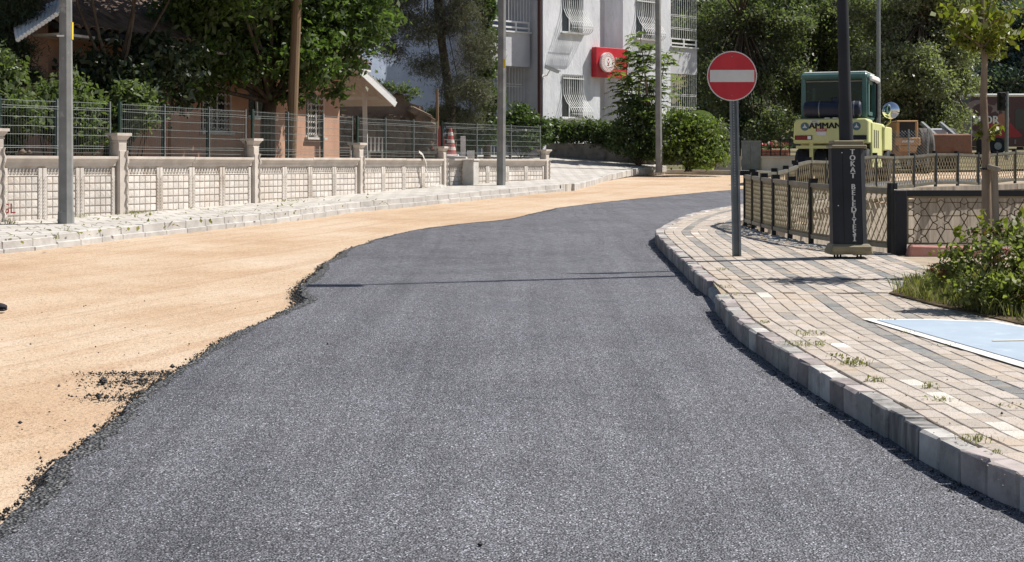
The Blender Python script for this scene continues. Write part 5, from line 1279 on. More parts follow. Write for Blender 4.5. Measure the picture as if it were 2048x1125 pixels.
# ---- pneumatic road roller seen from behind (x right, y forward, origin under the tail)
loc = Vector(((1661 - 1024) * 40.5 / FPX, 40.5, gz(40.5) + .02)); ML = local(loc, -R(21))
rl = thing('road_roller', loc, 'pale yellow pneumatic road roller with green cab standing on the street', 'road roller')
def part(name, mat, parent=None, smooth=False, bevel=0.0, kind=None):
    class K:
        def __enter__(s): s.mb = MB(ML); return s.mb
        def __exit__(s, *a): s.o = s.mb.build(name, M[mat], parent or rl, smooth=smooth, bevel=bevel, kind=kind)
    return K()
k = part('tail_box', 'machine_yellow', bevel=.03)
with k as mb: mb.add([(-1.02,0,1.12),(1.02,0,1.12),(1.02,0,1.74),(.95,0,1.80),(-.90,0,1.80),(-1.0,0,1.70)] + [(-1.02,.95,1.12),(1.02,.95,1.12),(1.02,.95,1.74),(.95,.95,1.80),(-.90,.95,1.80),(-1.0,.95,1.70)], [(0,1,2,3,4,5),(11,10,9,8,7,6)] + [(i,(i+1)%6,6+(i+1)%6,6+i) for i in range(6)])
tail = k.o
with part('chassis', 'machine_yellow') as mb: mb.box((-.98, .951, .75), (.98, 4.6, 1.15))
k = part('side_panel', 'machine_yellow', bevel=.02)
with k as mb: mb.box((.985, .5, .45), (1.06, 2.6, 1.70))
sp_ = k.o
for j in range(3):
    with part('slot', 'interior', sp_) as mb: mb.box((1.055, .8 + .42 * j, 1.0), (1.066, .98 + .42 * j, 1.5))
with part('hood', 'machine_yellow', bevel=.05) as mb: mb.box((-.9, 2.4, 1.151), (.9, 4.6, 1.75))
with part('front_fender', 'machine_yellow', bevel=.03) as mb: mb.box((.93, 2.9, .95), (1.1, 4.7, 1.65))
for x in (-.80, -.27, .27, .80):
    k = part('tyre', 'rubber', smooth=True)
    with k as mb: tyre(mb, (x, .55, .50), .50, .40)
    with part('hub', 'machine_yellow', k.o) as mb: mb.disc((x, .55, .5), .26, (1, 0, 0), .3, 16)
for x in (-.55, 0, .55):
    with part('tyre', 'rubber', smooth=True) as mb: tyre(mb, (x, 3.9, .50), .50, .40)
with part('tyre', 'rubber', smooth=True) as mb: tyre(mb, (.98, 3.9, .5), .5, .3)
for x in (-.53, 0, .53):
    with part('scraper_bracket', 'machine_yellow') as mb: mb.box((x - .05, .04, .55), (x + .05, .12, 1.12))
with part('scraper_beam', 'machine_yellow') as mb: mb.box((-.95, .03, .98), (.95, .10, 1.06))
# cab
cb0, cb1 = .42, 2.3
with part('cab_floor', 'machine_green') as mb: mb.box((-.86, cb0, 1.802), (.92, cb1, 1.86))
for (x, y) in ((-.80, cb0), (.86, cb0), (-.80, cb1), (.86, cb1)):
    with part('cab_pillar', 'machine_green', bevel=.012) as mb: mb.hexa([(x-.07, y-.05, 1.86), (x+.07, y-.05, 1.86), (x+.07, y+.05, 1.86), (x-.07, y+.05, 1.86), (x-.06, y-.05, 2.93), (x+.06, y-.05, 2.93), (x+.06, y+.05, 2.93), (x-.06, y+.05, 2.93)])
with part('cab_roof', 'machine_green', bevel=.05) as mb: mb.box((-.88, cb0 - .1, 2.90), (.94, cb1 + .1, 3.07))
with part('roof_cover', 'bright_white', bevel=.03) as mb: mb.box((-.80, cb0, 3.075), (.90, cb1, 3.11))
with part('roof_corner', 'bright_white', bevel=.04) as mb: mb.box((.945, cb0 + .1, 2.86), (1.05, cb1, 3.02))
with part('rear_window', 'cab_glass') as mb: mb.box((-.73, cb0 + .01, 1.87), (.80, cb0 + .02, 2.9))
with part('front_window', 'cab_glass') as mb: mb.box((-.73, cb1 - .02, 1.87), (.80, cb1 - .01, 2.9))
with part('window_header', 'interior') as mb: mb.box((-.73, cb0 + .03, 2.66), (.80, cb0 + .06, 2.89))
with part('header_trim', 'khaki') as mb: mb.box((-.73, cb0 - .055, 2.82), (.80, cb0 - .051, 2.85))
with part('door', 'machine_green') as mb: mb.box((.93, cb0 + .08, 1.9), (.96, cb0 + .3, 2.86)); mb.box((.93, cb0 + .31, 1.9), (.96, cb0 + .9, 2.0)); mb.box((.93, cb0 + .31, 2.76), (.96, cb0 + .9, 2.86))
with part('grab_rail', 'black_metal') as mb: mb.tube([(1.0, cb0 + 1.0, 1.75), (1.06, cb0 + 1.0, 1.9), (1.06, cb0 + 1.0, 2.8), (.98, cb0 + 1.0, 2.85)], .035, 8)
k = part('seat', 'interior', bevel=.04)
with k as mb: mb.box((-.62, 1.1, 1.9), (-.12, 1.6, 2.3)); mb.box((-.60, 1.0, 2.3), (-.14, 1.12, 2.72))
with part('seat', 'interior', bevel=.04) as mb: mb.box((.28, 1.1, 1.9), (.68, 1.55, 2.3)); mb.box((.30, 1.0, 2.3), (.66, 1.1, 2.5))
with part('steering_console', 'interior', bevel=.02) as mb: mb.box((-.05, 1.7, 1.86), (.35, 2.0, 2.42))
with part('steering_wheel', 'black_metal', smooth=True) as mb: mb.tube([(.15 + .17 * math.cos(a), 1.65 + .06 * math.sin(a), 2.45 + .12 * math.sin(a)) for a in np.linspace(0, 6.283, 20)], .012, 6)
k = part('tarp_roll', 'tarp', smooth=True)
with k as mb: mb.lathe((-.74, .20, 2.06), [(.19, 0), (.22, .04), (.225, .4), (.215, .8), (.225, 1.2), (.22, 1.5), (.18, 1.54)], 20, 'x')
for x in (-.32, .62):
    with part('strap', 'steel', k.o) as mb: mb.lathe((x - .015, .20, 2.06), [(.229, 0), (.229, .03)], 20, 'x')
yb = -.004
lettering('brand_lettering', 'AMMANN', .235, ML @ Vector((-.05, yb - .002, 1.60)), ML.to_3x3() @ Vector((1, 0, 0)), (0, 0, 1), M['interior'], tail, .004, sx=1.02, bold=.012)
for x in (-.70, .70):
    k = part('round_emblem', 'emblem_blue', tail)
    with k as mb: mb.disc((x, yb, 1.585), .115, (0, 1, 0), .012, 24)
    with part('emblem_motif', 'lettering', k.o) as mb: mb.add([(x - .07, yb - .0075, 1.55), (x + .07, yb - .0075, 1.55), (x + .02, yb - .0075, 1.60), (x, yb - .0075, 1.67), (x - .02, yb - .0075, 1.60)], [(0, 1, 2, 3, 4)])
for (x0, x1, z0, z1, mt) in ((-.56, -.30, 1.70, 1.755, 'lettering'), (-.56, -.30, 1.635, 1.68, 'lettering'), (-.40, -.10, 1.45, 1.53, 'cone'), (-.38, -.12, 1.34, 1.445, 'white_sign')):
    with part('sticker', mt, tail) as mb: mb.box((x0, yb - .004, z0), (x1, yb, z1))
for (tx_, x, z, s1, mt) in (('BAKIM', -.43, 1.727, .05, 'emblem_blue'), ('KADEMESİ', -.43, 1.657, .044, 'emblem_blue'), ('DİKKAT', -.25, 1.49, .06, 'bright_white')):
    lettering('sticker_lettering', tx_, s1, ML @ Vector((x, yb - .0055, z)), ML.to_3x3() @ Vector((1, 0, 0)), (0, 0, 1), M[mt], tail, .001)
for sx_ in (-1, 1):
    k = part('tail_lamp', 'interior', tail, bevel=.008)
    with k as mb: mb.box((min(sx_ * .97, sx_ * .50), -.03, 1.22), (max(sx_ * .97, sx_ * .50), -.001, 1.34))
for (x0, x1, mt) in ((-.95, -.78, 'lamp_red'), (-.77, -.63, 'lamp_red'), (-.62, -.52, 'bright_white')):
    with part('lens', mt, tail) as mb: mb.box((x0, -.036, 1.235), (x1, -.0305, 1.325))
for x in (-.1, .12):
    with part('filler_cap', 'bright_white', tail, bevel=.01) as mb: mb.box((x - .07, .03, 1.802), (x + .07, .1, 1.83))
with part('filler_neck', 'tarp') as mb: mb.tube([(.12, .3, 2.25), (.12, .3, 2.36)], [.14, .13], 14); mb.tube([(-.06, .3, 2.36), (.32, .3, 2.37)], .02, 6)
with part('beacon', 'bright_white') as mb: mb.tube([(-.7, .9, 3.1), (-.7, .9, 3.2)], .03, 8)
k = part('mirror', 'machine_yellow')
with k as mb: mb.tube([(1.05, 3.0, 1.6), (1.25, 2.95, 1.75), (1.28, 2.9, 1.9)], .02, 6)
with part('mirror_glass', 'mirror', k.o, smooth=True) as mb:
    c = Vector((1.28, 2.86, 2.1)); mb.lathe(c, [(.01, -.09), (.12, -.075), (.21, -.035), (.245, .0), (.23, .03)], 24, 'y')
# ---- orange machine with big tyres behind the chain-link
loc = Vector(((1816 - 1024) * 50 / FPX, 50, gz(50))); ML = local(loc, R(-4))
ld = thing('loader', loc, 'orange loader seen from behind with black radiator and large dusty tyres', 'loader')
with part('counterweight', 'machine_orange', ld, bevel=.03) as mb: mb.hexa([(-.28, 0, .75), (.28, 0, .75), (.28, .5, .75), (-.28, .5, .75), (-.33, 0, .95), (.33, 0, .95), (.33, .5, .95), (-.33, .5, .95)]); mb.box((-.42, 0, .951), (.42, .6, 1.22))
with part('engine_cowl', 'machine_orange', ld, bevel=.03) as mb: mb.box((-.36, .1, 1.221), (-.26, 1.8, 1.75)); mb.box((.26, .1, 1.221), (.36, 1.8, 1.75)); mb.box((-.36, .1, 1.751), (.36, 1.8, 1.80))
with part('radiator', 'interior', ld) as mb: mb.box((-.259, .12, 1.222), (.259, .2, 1.75))
with part('number_plate', 'lettering', ld) as mb: mb.box((-.2, -.008, 1.05), (.2, -.001, 1.12))
for x in (-.72, .72):
    k = part('tyre', 'rubber_dusty', ld, smooth=True)
    with k as mb: tyre(mb, (x, 1.0, .78), .78, .5)
with part('axle', 'rust', ld) as mb: mb.tube([(-.7, 1.0, .78), (.7, 1.0, .78)], .13, 8)
with part('frame', 'machine_orange', ld) as mb: mb.box((-.4, .6, .6), (.4, 3.2, 1.2))
# ---- second machine: wide rusty bucket in front of it
loc = Vector(((1904 - 1024) * 52 / FPX, 52, gz(52))); ML = local(loc, R(6))
bk_ = thing('bucket_loader', loc, 'loader with wide rusty brown bucket in front of the silvery tree', 'loader')
with part('bucket', 'rust', bk_, bevel=.015) as mb: mb.hexa([(-.75, 0, .62), (.75, 0, .62), (.75, .7, .55), (-.75, .7, .55), (-.73, .05, 1.30), (.73, .05, 1.30), (.73, .25, 1.34), (-.73, .25, 1.34)])
with part('bucket_lip', 'rust', bk_) as mb: mb.box((-.75, -.06, .56), (.75, -.002, .66))
for x in (-.35, .35):
    with part('arm', 'steel', bk_) as mb: mb.beam((x, .4, 1.2), (x - .12, 1.6, 1.75), .1, .12)
with part('cowl', 'stucco_grey', bk_, bevel=.04) as mb: mb.box((-.35, 1.2, .8), (.35, 2.8, 1.55))
for x in (-.8, .62):
    k = part('tyre', 'rubber_dusty', bk_, smooth=True)
    with k as mb: tyre(mb, (x, 1.9, .8), .8, .4)
    with part('rim', 'white_metal', k.o) as mb: mb.disc((x, 1.9, .8), .4, (1, 0, 0), .42, 16)
# ---- maroon bus
dB_ = 82.0; sB = dB_ / FPX; zB = gz(dB_)
loc = Vector(((1927 - 1024) * sB, dB_, zB)); ML = local(loc, R(0)); LBUS = 9.5
bs = thing('bus', loc, 'maroon bus with white roof, star and SPOR lettering parked behind the trees', 'bus')
hB = (305 - 190) * sB + .12
body = MB(ML); prof = [(0.12, .45), (0, .8), (.02, 1.6), (.18, 2.5), (.45, hB - .12), (.7, hB - .02)]
pl = [Vector((x, 0, z)) for x, z in prof] + [Vector((LBUS, 0, hB - .02)), Vector((LBUS, 0, .45))]
body.prism(pl, (0, 0, 0), (0, 2.4, 0)); bo = body.build('body', M['maroon'], bs)
mb = MB(ML); mb.box((.55, -.04, hB - .1), (LBUS, 2.44, hB + .06)); mb.build('roof', M['bright_white'], bs, bevel=.04)
def bx(px, py): return Vector(((px - 1927) * sB, -.012, (CAM_H + (HZ - py) * sB) - zB))
mb = MB(ML); mb.add([bx(1990, 235), bx(2003, 228), bx(2045, 272), bx(2036, 275), bx(1962, 277), bx(1975, 250)], [(0, 1, 2, 3, 4, 5)]); mb.build('red_flash', M['bus_red'], bo)
c = bx(1992, 217); r_ = .40; mb = MB(ML); mb.add([c + Vector((r_ * (1 if k % 2 == 0 else .42) * math.sin(k * math.pi / 5 + .2), -.004, r_ * (1 if k % 2 == 0 else .42) * math.cos(k * math.pi / 5 + .2))) for k in range(10)], [tuple(range(10))]); mb.build('star', M['bus_pale'], bo)
c = bx(1956, 238); mb = MB(ML); vs = []; n_ = 26
for k in range(n_):
    a = R(50) + R(260) * k / (n_ - 1); vs += [c + Vector((.95 * math.cos(a), -.004, 1.05 * math.sin(a))), c + Vector((.22 + .74 * math.cos(a), -.004, .85 * math.sin(a)))]
mb.add(vs, [(2*k, 2*k+1, 2*k+3, 2*k+2) for k in range(n_ - 1)]); mb.build('crescent', M['bus_pale'], bo)
lettering('bus_lettering', 'SPOR', .62, ML @ (bx(1972, 241) + Vector((0, -.02, 0))), (1, 0, 0), (0, 0, 1), M['bright_white'], bo, .004, sx=.95, bold=.02)
c = bx(1995, 218)
mb = MB(ML); mb.add([bx(1994, 200), bx(2000, 200), bx(2012, 222), bx(2020, 240), bx(2008, 235)], [(0, 1, 2, 3, 4)]); mb.build('pale_stripe', M['bus_pale'], bo)
c = bx(2006, 240); mb = MB(ML); mb.disc(c, .36, (0, 1, 0), .01, 20); mb.build('badge', M['terracotta'], bo)
for k in range(4):
    a, b_ = bx(2030 + 62 * k, 218), bx(2084 + 62 * k, 258); mb = MB(ML); mb.box((a.x, -.02, b_.z), (b_.x, -.004, a.z)); w_ = mb.build('window', M['glass'], bs)
for px in (1995, 2150):
    c = bx(px, 290); k = MB(ML); k.lathe((c.x, -.06, .47), [(.22, 0), (.44, 0), (.47, .05), (.47, .25), (.44, .3), (.22, .3)], 24, 'y'); w_ = k.build('wheel', M['rubber'], bs, smooth=True)
    k = MB(ML); k.disc((c.x, -.075, .47), .21, (0, 1, 0), .05, 16); k.build('hub', M['steel'], w_)
c = bx(2030, 284); mb = MB(ML); mb.box((c.x - .04, -.03, c.z - .12), (c.x + .05, -.005, c.z + .12)); mb.build('reflector', M['bus_pale'], bs)
# ---- traffic light, bin, bollards of the junction
b = A(2013, 306, 62); t = thing('traffic_light', (b.x, b.y, b.z), 'black traffic light on a pale post before the maroon bus', 'traffic light')
mb = MB(); mb.tube([b - Vector((0, 0, .3)), A(2013.5, 184, 62)], .085, 10); mb.build('post', M['steel'], t)
q = A(2003, 202, 62); mb = MB(); mb.box((q.x - .16, q.y - .15, q.z - .42), (q.x + .14, q.y + .12, q.z + .36)); hd = mb.build('head', M['interior'], t, bevel=.03)
for k in range(3):
    mb = MB(); mb.lathe((q.x - .01, q.y - .30, q.z - .28 + .25 * k), [(.105, 0), (.105, .15), (.1, .149), (.1, .02)], 14, 'y'); mb.build('visor', M['interior'], hd)
b = A(1966, 306, 56); t = thing('litter_bin', (b.x, b.y, gz(56)), 'black cylindrical litter bin behind the sapling trunk', 'bin')
mb = MB(); mb.lathe((b.x, b.y, gz(56)), [(.2, 0), (.24, .1), (.25, b.z - gz(56) + .62), (.22, b.z - gz(56) + .66)], 16); mb.build('drum', M['black_metal'], t, smooth=True)
mb = MB(); mb.lathe((b.x, b.y, b.z + .66), [(.24, 0), (.26, .04), (.1, .1)], 16); mb.build('lid', M['steel_dark'], t)
# chain-link fence before the orange machine
t = thing('chain_link_fence', A(1800, 310, 46.5), 'rusty chain link fence stretched before the orange loader', 'fence')
x0, x1 = A(1748, 0, 46.5).x, A(1856, 0, 46.5).x; z0, z1 = A(0, 312, 46.5).z - .35, A(0, 262, 46.5).z
mb = MB(); st_ = .1; x = x0 - (z1 - z0)
while x < x1:
    for sg in (1, -1):
        a = [x, z0] if sg > 0 else [x, z1]; e = [x + (z1 - z0), z1 if sg > 0 else z0]
        lo = max(0, (x0 - a[0]) / (z1 - z0)); hi = min(1, (x1 - a[0]) / (z1 - z0))
        if hi > lo: mb.tube([(a[0] + (e[0]-a[0])*lo, 46.5 + sg * .004, a[1] + (e[1]-a[1])*lo), (a[0] + (e[0]-a[0])*hi, 46.5 + sg * .004, a[1] + (e[1]-a[1])*hi)], .006, 3, cap=False)
    x += st_
mb.build('wire_mesh', M['steel'], t, kind='stuff')
for x in (x0, (x0 + x1) / 2 + .25, x1): mb = MB(); mb.tube([(x, 46.53, z0), (x, 46.53, z1 + .05)], .028, 8); mb.build('fence_post', M['steel'], t)
# far garden wall with gate and flower pots
dG = 50.5
def gw(px, py): return A(px, py, dG)
t = thing('garden_wall', gw(1530, 330), 'cream garden wall with black iron railing and gate behind the junction', 'wall')
for (a, b_) in ((1432, 1482), (1524, 1600)):
    p, q = gw(a, 317), gw(b_, 317); mb = MB(); mb.box((p.x, dG, gz(dG)), (q.x, dG + .25, p.z)); mb.build('wall', M['precast'], t)
    mb = MB(); mb.box((p.x - .04, dG - .04, p.z + .001), (q.x + .04, dG + .29, p.z + .07)); mb.build('coping', M['precast_post'], t)
    n_ = int((q.x - p.x) / .35) + 1
    for k in range(n_ + 1):
        xx_ = p.x + (q.x - p.x) * k / n_; mb = MB(); mb.beam((xx_, dG + .12, p.z + .07), (xx_, dG + .12, p.z + .75), .03, .03, up=(1, 0, 0)); mb.build('bar', M['black_metal'], t)
    mb = MB(); 
    for h in (.2, .62): mb.box((p.x, dG + .105, p.z + h), (q.x, dG + .135, p.z + h + .03))
    mb.build('rail', M['black_metal'], t, kind='stuff')
p, q = gw(1484, 331), gw(1522, 285); mb = MB(); mb.box((p.x, dG + .08, gz(dG) + .05), (q.x, dG + .11, q.z)); gt = mb.build('gate', M['steel_dark'], t)
mb = MB(); mb.box((p.x - .02, dG + .06, q.z), (q.x + .02, dG + .13, q.z + .06)); mb.box(((p.x + q.x) / 2 - .015, dG + .06, gz(dG) + .05), ((p.x + q.x) / 2 + .015, dG + .079, q.z)); mb.build('gate_frame', M['steel'], gt)
for k, px in enumerate((1532, 1541, 1550, 1560, 1570, 1580)):
    p = gw(px, 316); p.y = dG + .6; zb0 = gw(0, 317).z + .1
    f = thing('flower_pot', (p.x, p.y, zb0), 'terracotta pot of red geraniums behind the garden wall railing', 'flower pot', 'geranium pots in a row')
    mb = MB(); mb.lathe((p.x, p.y, zb0), [(.08, 0), (.12, .17), (.13, .2)], 10); mb.build('pot', M['terracotta'], f)
    Pp, _ = sprays([(p.x, p.y, zb0 + .32, .13, .13, .12)], 18, 5, .04); leaves('leaves', Pp, .05, .9, M['ivy'], f)
    Pp, _ = sprays([(p.x, p.y, zb0 + .38, .12, .12, .09)], 8, 4, .03); leaves('blooms', Pp, .05, .9, M['flower'], f, kind='stuff')
mb = MB(); p = gw(1560, 318); mb.box((gw(1524, 0).x, dG + .45, gz(dG)), (gw(1600, 0).x, dG + .8, gw(0, 317).z + .098)); single(mb, 'flower_shelf', M['concrete_dark'], (p.x, dG + .6, gz(dG)), 'low concrete ledge carrying the geranium pots', 'ledge')
# traffic cones behind the mesh fence, odd white boards
for (px, pyt, pyb, lab, stripes) in ((881, 252, 300, 'plain red traffic cone behind the mesh fence by the rusty pole', 0), (901, 256, 312, 'red and white striped traffic cone on a white slab', 3)):
    d = 42.2; tp, bt_ = A(px, pyt, d), A(px, pyb, d); h = tp.z - bt_.z
    t = thing('traffic_cone', bt_, lab, 'traffic cone')
    mb = MB(); mb.lathe(bt_, [(.20, .03), (.17, .05), (.035, h), (.02, h)], 18); cn = mb.build('cone', M['cone'], t, smooth=True)
    mb = MB(); mb.box((bt_.x - .24, bt_.y - .24, bt_.z - .01), (bt_.x + .24, bt_.y + .24, bt_.z + .035)); mb.build('foot', M['cone'] if not stripes else M['bright_white'], t, bevel=.01)
    for k in range(stripes):
        f0 = .2 + .26 * k; r0 = .17 + (.035 - .17) * (f0 * h - .02) / h + .004; f1 = f0 + .12; r1 = .17 + (.035 - .17) * (f1 * h - .02) / h + .004
        mb = MB(); mb.lathe(bt_, [(r0, f0 * h), (r1, f1 * h)], 18); mb.build('band', M['cloth'], cn)
d = 42.2; p = A(906, 318, d); mb = MB(); mb.hexa([(p.x - .35, d - .4, p.z - .5), (p.x + .4, d - .4, p.z - .5), (p.x + .4, d + .4, p.z - .5), (p.x - .35, d + .4, p.z - .5), (p.x - .35, d - .4, p.z + .13), (p.x + .4, d - .4, p.z + .06), (p.x + .4, d + .4, p.z + .06), (p.x - .35, d + .4, p.z + .13)])
single(mb, 'white_slab', M['white_wood'], (p.x, d, p.z - .5), 'white block under the striped traffic cone', 'slab', bevel=.02)
for (x0, x1, y0, y1, lab) in ((921, 931, 273, 312, 'upright pale board leaning behind the mesh fence'), (934, 952, 302, 310, 'low pale plank lying behind the mesh fence')):
    p, q = A(x0, y1, 43), A(x1, y0, 43); mb = MB(); mb.box((p.x, 43, gz(43) + .3), (q.x, 43.05, q.z)); single(mb, 'board', M['white_wood'], ((p.x + q.x) / 2, 43.02, gz(43) + .3), lab, 'board', bevel=.006)
# lime bin lid above the shrub
p = A(1398, 236, 52); t = thing('lime_container', (p.x, p.y, gz(52)), 'lime green container with rounded lid showing above the shrub', 'container')
mb = MB(); mb.box((p.x - .55, p.y - .4, gz(52)), (p.x + .45, p.y + .4, p.z - .02)); mb.build('body', M['lime'], t, bevel=.04)
mb = MB(); pl = [Vector((p.x - .58 + 1.06 * k / 12, p.y - .44, p.z + .26 * math.sin(math.pi * k / 12) ** .6)) for k in range(13)]; mb.prism(pl, (0, 0, 0), (0, .88, 0)); mb.build('lid', M['lime'], t, smooth=True)
# tip of a black shoe entering at the kerb side of the sand
q = G(-6, 622); mb = MB(); 
for k, (dx, w_, h) in enumerate(((-.22, .075, .1), (-.1, .085, .095), (0, .095, .075), (.06, .075, .055), (.085, .03, .03))):
    pass
sh = thing('shoe', (q.x, q.y, q.z), 'black shoe standing on the sand', 'shoe')
rings = [(-.22, .035, .09), (-.12, .04, .085), (-.02, .046, .065), (.05, .042, .05), (.085, .02, .035)]; vs = []; fs = []
for x, w_, h in rings:
    for k in range(10): a = 2 * math.pi * k / 10; vs.append((q.x + x, q.y + w_ * math.cos(a), q.z + .015 + max(0, h * (.5 + .5 * math.sin(a)))))
for i in range(4):
    for k in range(10): fs.append((i*10+k, i*10+(k+1) % 10, (i+1)*10+(k+1) % 10, (i+1)*10+k))
fs += [tuple(range(10)), tuple(range(40, 50))]; mb.add(vs, fs); mb.build('upper', M['rubber'], sh, smooth=True)
mb = MB(); mb.box((q.x - .22, q.y - .045, q.z), (q.x + .08, q.y + .045, q.z + .02)); mb.build('sole', M['black_metal'], sh, bevel=.008)

# ================================================================== VEGETATION
def AB(px, py, d, r, rz=None, ry=None):         # ellipsoid from a photo pixel, depth and radius
    p = A(px, py, d); return (p.x, p.y, p.z, r, ry or r, rz or r)
# walnut tree in the yard
def fd(px, off=1.1): return 26.7 + (px - 127) * .0169 - off          # depth a little before the house front
tb = A(533, 322, 32.0); tb.z = gz(32) + .3
tree('walnut_tree', tb, 'large leafy walnut tree with dark forked trunk before the salmon house',
     [tb - Vector((0, 0, .2)), tb + Vector((.02, 0, .5)), A(536, 240, 32), A(540, 205, 32)], [.2, .17, .16, .15],
     [AB(430, 60, fd(430), 1.1, .85), AB(385, 115, fd(385), .85, .62), AB(520, 40, 32, 1.15, .95), AB(620, 60, 32.4, 1.2, 1.0), AB(690, 80, 33, .9, .85), AB(660, 160, 32.6, .55, .45), AB(610, 120, 31.6, .8, .65),
      AB(365, 60, fd(365), .8, .7), AB(440, 135, fd(440, 1.4), .7, .42), AB(560, -60, 32, 1.5, 1.0), AB(430, -60, 30.5, 1.5, 1.0), AB(690, -20, 33, 1.2, .9), AB(490, 130, 31.0, .7, .45), AB(730, 20, 33.2, .8, .8), AB(395, 175, fd(395), .42, .35), AB(590, 185, 31.6, .4, .3),
      AB(520, -120, 29.8, 1.6, .9), AB(400, -130, 28.6, 1.6, .9), AB(600, -150, 31, 1.6, .9), AB(470, -20, 29.2, 1.2, .6)],  # crown masses mostly above the view, added to shade the house front
     3600, 11, .16, .15, .52, 'walnut', twigs=160, limb_r=.5, droop=.5)
# darker tree leaning over the roof
tb = A(215, 320, 26.6); tb.z = gz(26.6) + .3
tree('dark_tree', tb, 'dense dark tree standing in shade over the tiled roof', [tb - Vector((0, 0, .2)), A(222, 250, 26.6), A(232, 170, 26.6)], [.14, .12, .10],
     [AB(235, 150, 26.6, .6, .42), AB(190, 165, 26.2, .5, .4), AB(280, 165, 27.2, .65, .45), AB(330, 130, 27.8, .75, .6), AB(165, 130, 26.2, .35, .25), AB(300, 105, 27.3, .45, .3), AB(200, 85, 26.6, .3, .15), AB(350, 195, 28.6, .4, .3), AB(200, 215, 26.2, .4, .3), AB(300, 215, 27.4, .5, .3),
      AB(250, -110, 26.4, 1.5, .7), AB(380, -80, 27.6, 1.4, .7), AB(140, -130, 25.6, 1.3, .7), AB(320, -190, 27, 1.5, .7), AB(200, -200, 26, 1.4, .7)],  # overhead masses out of view, added to keep roof and walls in shade
     2700, 10, .15, .13, .55, 'shade_tree', twigs=80, droop=.4)
# dark conifer at the left edge
tb = A(-25, 320, 25.6); tb.z = gz(25.6) + .3
tree('conifer', tb, 'dark needled conifer beside the end of the tiled roof', [tb - Vector((0, 0, .2)), A(-25, 150, 25.6), A(-20, -150, 25.6)], [.14, .11, .05],
     [AB(-10, 40, 25.6, .5, .35), AB(25, 30, 25.4, .4, .3), AB(0, 95, 25.4, .5, .3), AB(42, 100, 25.5, .28, .2), AB(10, -20, 25.6, .6, .4), AB(45, -5, 25.6, .3, .3), AB(45, 150, 25.4, .3, .16), AB(10, 140, 25.3, .35, .22), AB(70, 165, 25.6, .22, .1)],
     1100, 28, .12, .10, .12, 'shade_tree', twigs=60, droop=.2)
# shrubs behind the mesh fence
for (bls, px, d, lab, n1) in (
    ([AB(10, 150, 24.2, .32, .3), AB(15, 210, 24.0, .38, .4), AB(50, 230, 23.8, .3, .35), AB(5, 270, 24, .4, .35), AB(-20, 120, 24.2, .35, .3)], 10, 24.2, 'tall leafy shrub behind the fence beside the dark conifer', 420),
    ([AB(105, 190, 24.6, .32, .3), AB(165, 210, 24.8, .28, .28), AB(130, 240, 24.6, .45, .35), AB(170, 270, 24.6, .35, .28), AB(145, 170, 24.8, .2, .25), AB(90, 240, 24.6, .25, .25)], 135, 24.7, 'pale leaved shrub behind the fence and the thick concrete pole', 480),
    ([AB(265, 190, 25.8, .32, .22), AB(230, 215, 25.7, .25, .2), AB(285, 230, 25.8, .28, .25), AB(250, 250, 25.8, .3, .25)], 258, 25.8, 'rounded shrub behind the fence above the second wall post', 320)):
    b = A(px, 318, d); b.z = gz(d) + .32
    bush('garden_shrub', b, lab, bls, n1, 9, .09, .105, .55, 'shrub', group='shrubs behind the mesh fence', stems=14)
# grey-green pine in front of the white block
tb = A(905, 320, 46)
tree('pine_tree', tb, 'sparse grey green pine hanging over the ruined wall', [tb - Vector((0, 0, .3)), A(900, 200, 46), A(880, 60, 46), A(860, -120, 46)], [.17, .15, .12, .07],
     [AB(790, 20, 46, .9, .6), AB(850, 60, 45.6, .8, .55), AB(910, 30, 45.8, .9, .7), AB(950, 100, 45.6, .7, .7), AB(860, 130, 45.6, .7, .4), AB(920, 180, 45.4, .7, .5), AB(780, 100, 46, .6, .4), AB(955, 190, 45.3, .5, .5), AB(820, -40, 46, 1.1, .7), AB(920, -60, 46, 1.1, .8), AB(940, 240, 45.4, .5, .35), AB(880, 225, 45.6, .4, .25), AB(765, 60, 46.2, .5, .4)],
     2100, 30, .17, .13, .13, 'pine', twigs=260, droop=.35, limb_r=.6)
# ivy clad trunk
tb = A(975, 320, 46.8); t = thing('ivy_column', (tb.x, tb.y, gz(46.8) + .3), 'ivy climbing a dead trunk beside the concrete pole', 'climbing plant')
mb = MB(); mb.tube([tb - Vector((0, 0, .6)), A(972, 150, 46.8), A(968, -60, 46.8)], [.12, .1, .08], 8); mb.build('trunk', M['bark'], t)
P, _ = sprays([AB(975, 260, 46.7, .5, .5), AB(978, 200, 46.7, .42, .5), AB(972, 140, 46.7, .38, .5), AB(976, 80, 46.7, .34, .5), AB(970, 20, 46.7, .34, .5), AB(900, 235, 46.9, .55, .35), AB(860, 240, 47, .5, .3), AB(930, 275, 46.8, .6, .4)], 900, 8, .1, .3); leaves('foliage', P, .12, .8, M['ivy'], t)
# wild plants on the ruined wall
b = A(800, 188, 44.3); bush('wall_plant', b, 'small green plant growing on top of the ruined wall', [AB(795, 178, 44.3, .35, .18), AB(822, 188, 44.4, .3, .2), AB(760, 172, 44.3, .4, .2)], 120, 8, .08, .09, .6, 'shrub')
